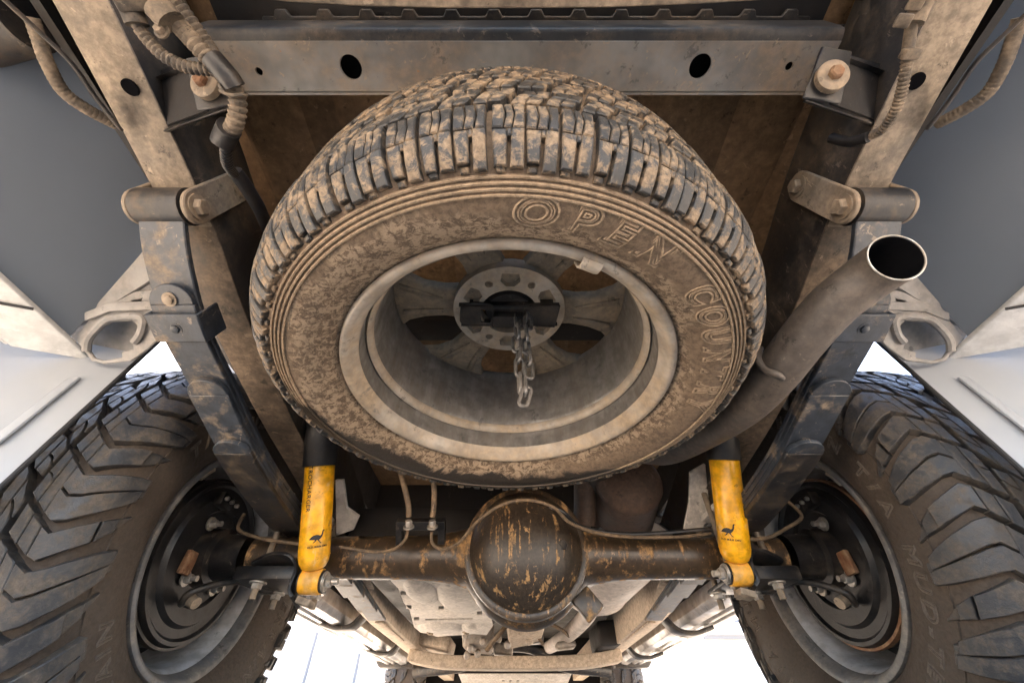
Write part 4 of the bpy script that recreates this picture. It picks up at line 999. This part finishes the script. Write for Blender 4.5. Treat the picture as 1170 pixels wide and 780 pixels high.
MB().box((T0, 4.2, .75), (1.7,.05,.9)).build('firewall', MT['soot'], cab)

# front wheels, far away at the other end
for side in (-1, 1):
    fwl = thing('front_wheel', 'front wheel far ahead past the end of the running board on the tank guard side' if side < 0 else 'front wheel far ahead past the end of the running board on the muffler side', 'wheel', (T0+side*WX, 4.15, AZ), 'wheels standing on the ground', rot=(0, -side*PI/2, 0))
    t_ = carcass(WP, 'tyre', MT['w_side'], fwl, 72)
    mb = MB()
    for me in (WK[0], WROW[1][0], WK[2]):
        vv = [v.co.copy() for v in me.vertices]; ff = [tuple(p_.vertices) for p_ in me.polygons]
        for i in range(NW):
            rz = M.Rotation(PW*i, 3, 'Z'); mb.add([rz @ v for v in vv], ff)
    o = child('lugs', mesh_only(mb, 'lugs', MT['w_tread']), t_); o['kind'] = 'stuff'
    MB().lathe([(.226,.10),(.229,.112),(.215,.11),(.20,.08),(.19,-.02),(0,-.03)], None, 60).build('rim', MT['wrim_dark'], fwl, local=True)

# ------------------------------------------------------------------ running boards
for side in (-1, 1):
    x0 = T0+side*.70; z = ZC+.335
    rb = thing('running_board', 'ribbed silver running board on black brackets ' + ('on the tank guard side' if side < 0 else 'on the muffler side'), 'side step', (T0+side*.80, 2.2, z), 'running boards')
    Y0, Y1 = 1.52, 3.35
    prof = [(.685,.000),(.700,-.022),(.735,-.028),(.752,-.020),(.758,-.010),(.772,-.010),(.776,-.022),(.790,-.024),(.796,-.012),(.808,-.012),(.812,-.024),(.826,-.026),(.834,-.014),(.850,-.012),(.915,-.006),(.945,.014),(.945,.045),(.685,.045)]
    MB().prism([V((T0+side*a, Y0, z+b)) for a, b in prof], (0,Y1-Y0,0)).build('board', MT['step'], rb, bevel=.002, smooth=50)
    MB().prism([V((T0+side*a, Y0-.03, z+b)) for a, b in ((.68,-.03),(.90,-.01),(.92,.02),(.92,.05),(.68,.05))], (0,.03,0)).build('end_cap', MT['black'], rb, bevel=.006)
    for yy in (2.0, 2.75):
        q = [V((T0+side*.50,yy,z+.05)), V((T0+side*.60,yy,z+.02)), V((T0+side*.66,yy,z-.035)), V((T0+side*.72,yy,z-.045)), V((T0+side*.765,yy,z-.036)), V((T0+side*.80,yy,z-.026))]
        MB().strip(smoothpath(q,5), (0,.075,0), .016).build('bracket', MT['black'], rb, bevel=.005)
    MB().prism([V((T0+side*a, Y1, z+b)) for a, b in ((.66,-.04),(.88,-.04),(.93,.02),(.93,.05),(.66,.06))], (0,.10,0)).build('end_cap', MT['black'], rb, bevel=.01)

# ------------------------------------------------------------------ wiring and small brackets
wl = thing('wiring_harness', 'dusty corrugated wiring conduits branching together beside the grey crossmember', 'wiring', tuple(W(250,90,S=.44)))
hose_corr(MB(), [W(140,-12,S=.40),W(152,12,S=.41),W(160,33,S=.415),W(173,50,S=.42),W(190,66,S=.425),W(215,77,S=.43),W(242,80,S=.435),W(256,86,S=.44)], .0068, .0048).build('conduit', MT['hose'], wl, smooth=25)
hose_corr(MB(), [W(168,-20,S=.40),W(184,4,S=.41),W(200,24,S=.415),W(221,48,S=.42),W(243,72,S=.43),W(260,90,S=.44),W(269,104,S=.445),W(272,122,S=.45),W(268,142,S=.46),W(259,156,S=.48)], .0094, .0060).build('conduit', MT['hose'], wl, smooth=25)
hose_corr(MB(), [W(190,-14,S=.43),W(205,6,S=.44),W(222,30,S=.45),W(240,55,S=.46),W(255,80,S=.46)], .0078, .006).build('conduit', MT['hose'], wl, smooth=25)
hose_corr(MB(), [W(261,150,S=.47),W(258,170,S=.49),W(260,188,S=.52),W(268,199,S=.56)], .0068, .006).build('conduit', MT['black'], wl, smooth=25)
MB().tube(smoothpath([W(268,196,S=.56),W(280,212,S=.58),W(296,238,S=.62),W(306,262,S=.68)],6), .010, 10).build('sleeve', MT['boot'], wl)
MB().tube(smoothpath([W(138,-16,S=.398),W(147,4,S=.405),W(157,29,S=.412)],5), [.0105]*11, 12).build('connector', MT['hose'], wl)
m_ = W(150,-2,S=.40); MB().box(m_, (.03,.02,.018), M.Rotation(-.5,3,'Y')).build('plug', MT['hose'], wl, bevel=.003)
MB().tube([W(180,8,S=.40),W(196,26,S=.405)], .0135, 14).build('taped_joint', MT['hose'], wl)
MB().tube([W(243,68,S=.43),W(262,90,S=.435),W(268,100,S=.44)], .0118, 14).build('taped_joint', MT['black'], wl)
MB().tube(smoothpath([W(262,146,S=.465),W(257,156,S=.475),W(254,164,S=.48)],4), .0128, 14).build('sleeve', MT['boot'], wl)
def tie(x, y, S, rr_, d):
    c = W(x, y, S=S); d = V(d).normalized(); u = d.orthogonal().normalized(); v = d.cross(u)
    return MB().tube(circ(c, u, v, rr_, 18), .0016, 6, closed=True)
tie(267,106,.445,.0125,W(270,118,S=.45)-W(267,98,S=.44)).build('cable_tie', MT['hose'], wl)
MB().tube(smoothpath([W(250,97,S=.43),W(256,106,S=.432),W(266,109,S=.432),W(278,108,S=.435)],5), .0017, 6).build('cable_tie', MT['hose'], wl)
MB().hexbolt(W(185,36,S=.405), -FW, .005, .006).build('clip', MT['hose'], wl)
MB().tube([W(186,34,S=.41),W(206,16,S=.41)], .004, 8).build('clip_band', MT['black'], wl)

wr = thing('brake_cable_conduit', 'slim corrugated conduit running down the frame rail past the body mount with the rusty bolt', 'wiring', tuple(W(1025,90,S=.47)))
hose_corr(MB(), [W(1037,64,S=.445),W(1034,85,S=.45),W(1030,105,S=.46),W(1022,128,S=.475),W(1010,146,S=.495),W(996,155,S=.515),W(978,160,S=.53)], .0058, .0042).build('conduit', MT['hose'], wr, smooth=25)
MB().tube(smoothpath([W(992,157,S=.515),W(972,162,S=.535),W(950,158,S=.56)],5), .0068, 10).build('sleeve', MT['boot'], wr)
MB().tube(smoothpath([W(1062,-10,S=.42),W(1050,12,S=.428),W(1043,28,S=.432)],5), [.010]*11, 10).build('connector', MT['hose'], wr)
MB().tube([W(1042,26,S=.434),W(1037,60,S=.444)], .0058, 10).build('metal_tube', MT['hose'], wr)
MB().box(W(1040,62,S=.44), (.018,.01,.010)).build('clip', MT['hose'], wr, bevel=.002)
for i in range(2): MB().box(W(1046-14*i,4+20*i,S=.42), (.014,.012,.008), M.Rotation(.6,3,'Y')).build('clip', MT['hose'], wr, bevel=.002)

for side in (-1, 1):
    hx = (lambda x: x) if side < 0 else (lambda x: 1202-x)
    st = thing('bumper_stay', 'thin dark bumper stay with a dusty hose behind it ' + ('next to the branching wiring' if side < 0 else 'next to the slim conduit'), 'bracket', tuple(W(hx(100),95,S=.5)), 'bumper stays')
    q = smoothpath([W(hx(2),-6,S=.40), W(hx(45),34,S=.43), W(hx(84),72,S=.46), W(hx(112),112,S=.50), W(hx(140),148,S=.53)], 6)
    MB().strip(q, V((.012*(-side)*-1,0,.010)), .004).build('strap', MT['rail_dark'], st, bevel=.001, segs=1)
    hose_corr(MB(), [W(hx(36),20,S=.47),W(hx(44),44,S=.48),W(hx(54),72,S=.49),W(hx(72),104,S=.51),W(hx(98),124,S=.53),W(hx(132),142,S=.56)], .0075, .005, .07).build('hose', MT['hose'], st, smooth=30)
    MB().box(W(hx(70),95,S=.62), (.10,.10,.05), M.Rotation(side*.4,3,'Y')).build('hanger_box', MT['floor'], st, bevel=.012, segs=3)
tc = W(-4,36,S=.52)
can = MB().lathe([(0,-.08),(.030,-.08),(.034,-.075),(.034,.05),(0,.05)], M.Translation(tc) @ M.Rotation(PI/2,4,'Y') @ M.Rotation(.2,4,'X'), 28).build('grey_canister', MT['rail_dark'])
tag(can, 'grey rounded canister tucked above the dusty hose by the branching wiring', 'canister')

# ------------------------------------------------------------------ ground and the bright yard beyond
m, n, b, g = new_mat('pale_gravel'); p = g.outputs['Position']
c = mixc(n, ramp(n, noise(n, p, 3.0, 8, .65), .35, .65), (.42,.345,.265), (.54,.455,.36)); c = mixc(n, ramp(n, noise(n, p, 90, 4, .6), .4, .6), c, (.40,.325,.25))
n.links.new(c, b.inputs['Base Color']); b.inputs['Roughness'].default_value = .95; set_bump(n, b, noise(n, p, 60, 6, .7), .6, .01)
gr = MB().add([(-1500,-1500,0),(1500,-1500,0),(1500,1500,0),(-1500,1500,0)], [(0,1,2,3)]).build('ground', m, None, local=True, smooth=0)
tag(gr, kind='structure')
bw = plain('rendered_wall', (.60,.61,.62), .8); bp_ = plain('pink_band', (.36,.25,.22), .8); bgw = plain('grey_sign', (.17,.18,.195), .6)
hs_ = thing('yard_building', 'white building with a grey framed board and pinkish band beyond the running board', 'building', (9,19,0))
MB().box((10,20,1.5), (12,4,3.0)).build('wall', bw, hs_, bevel=.03)
MB().box((10,17.96,.95), (12,.06,.55)).build('band', bp_, hs_)
q = W(828,718,Y=17.9); MB().box((q.x,17.9,q.z), (1.7,.08,.62)).build('sign_frame', bgw, hs_, bevel=.02)
MB().box((q.x,17.84,q.z), (1.4,.05,.36)).build('sign_face', bw, hs_)
h2 = thing('yard_wall', 'sun bleached white wall with joints beyond the tank guard side running board', 'wall', (-8,18,0))
MB().box((-9,18.5,2.4), (12,1,4.8)).build('wall_panel', bw, h2, bevel=.03)
for px_ in (352, 408): q = W(px_,760,Y=17.97); MB().box((q.x,17.97,2.4), (.07,.06,4.8)).build('joint_cover', bgw, h2)
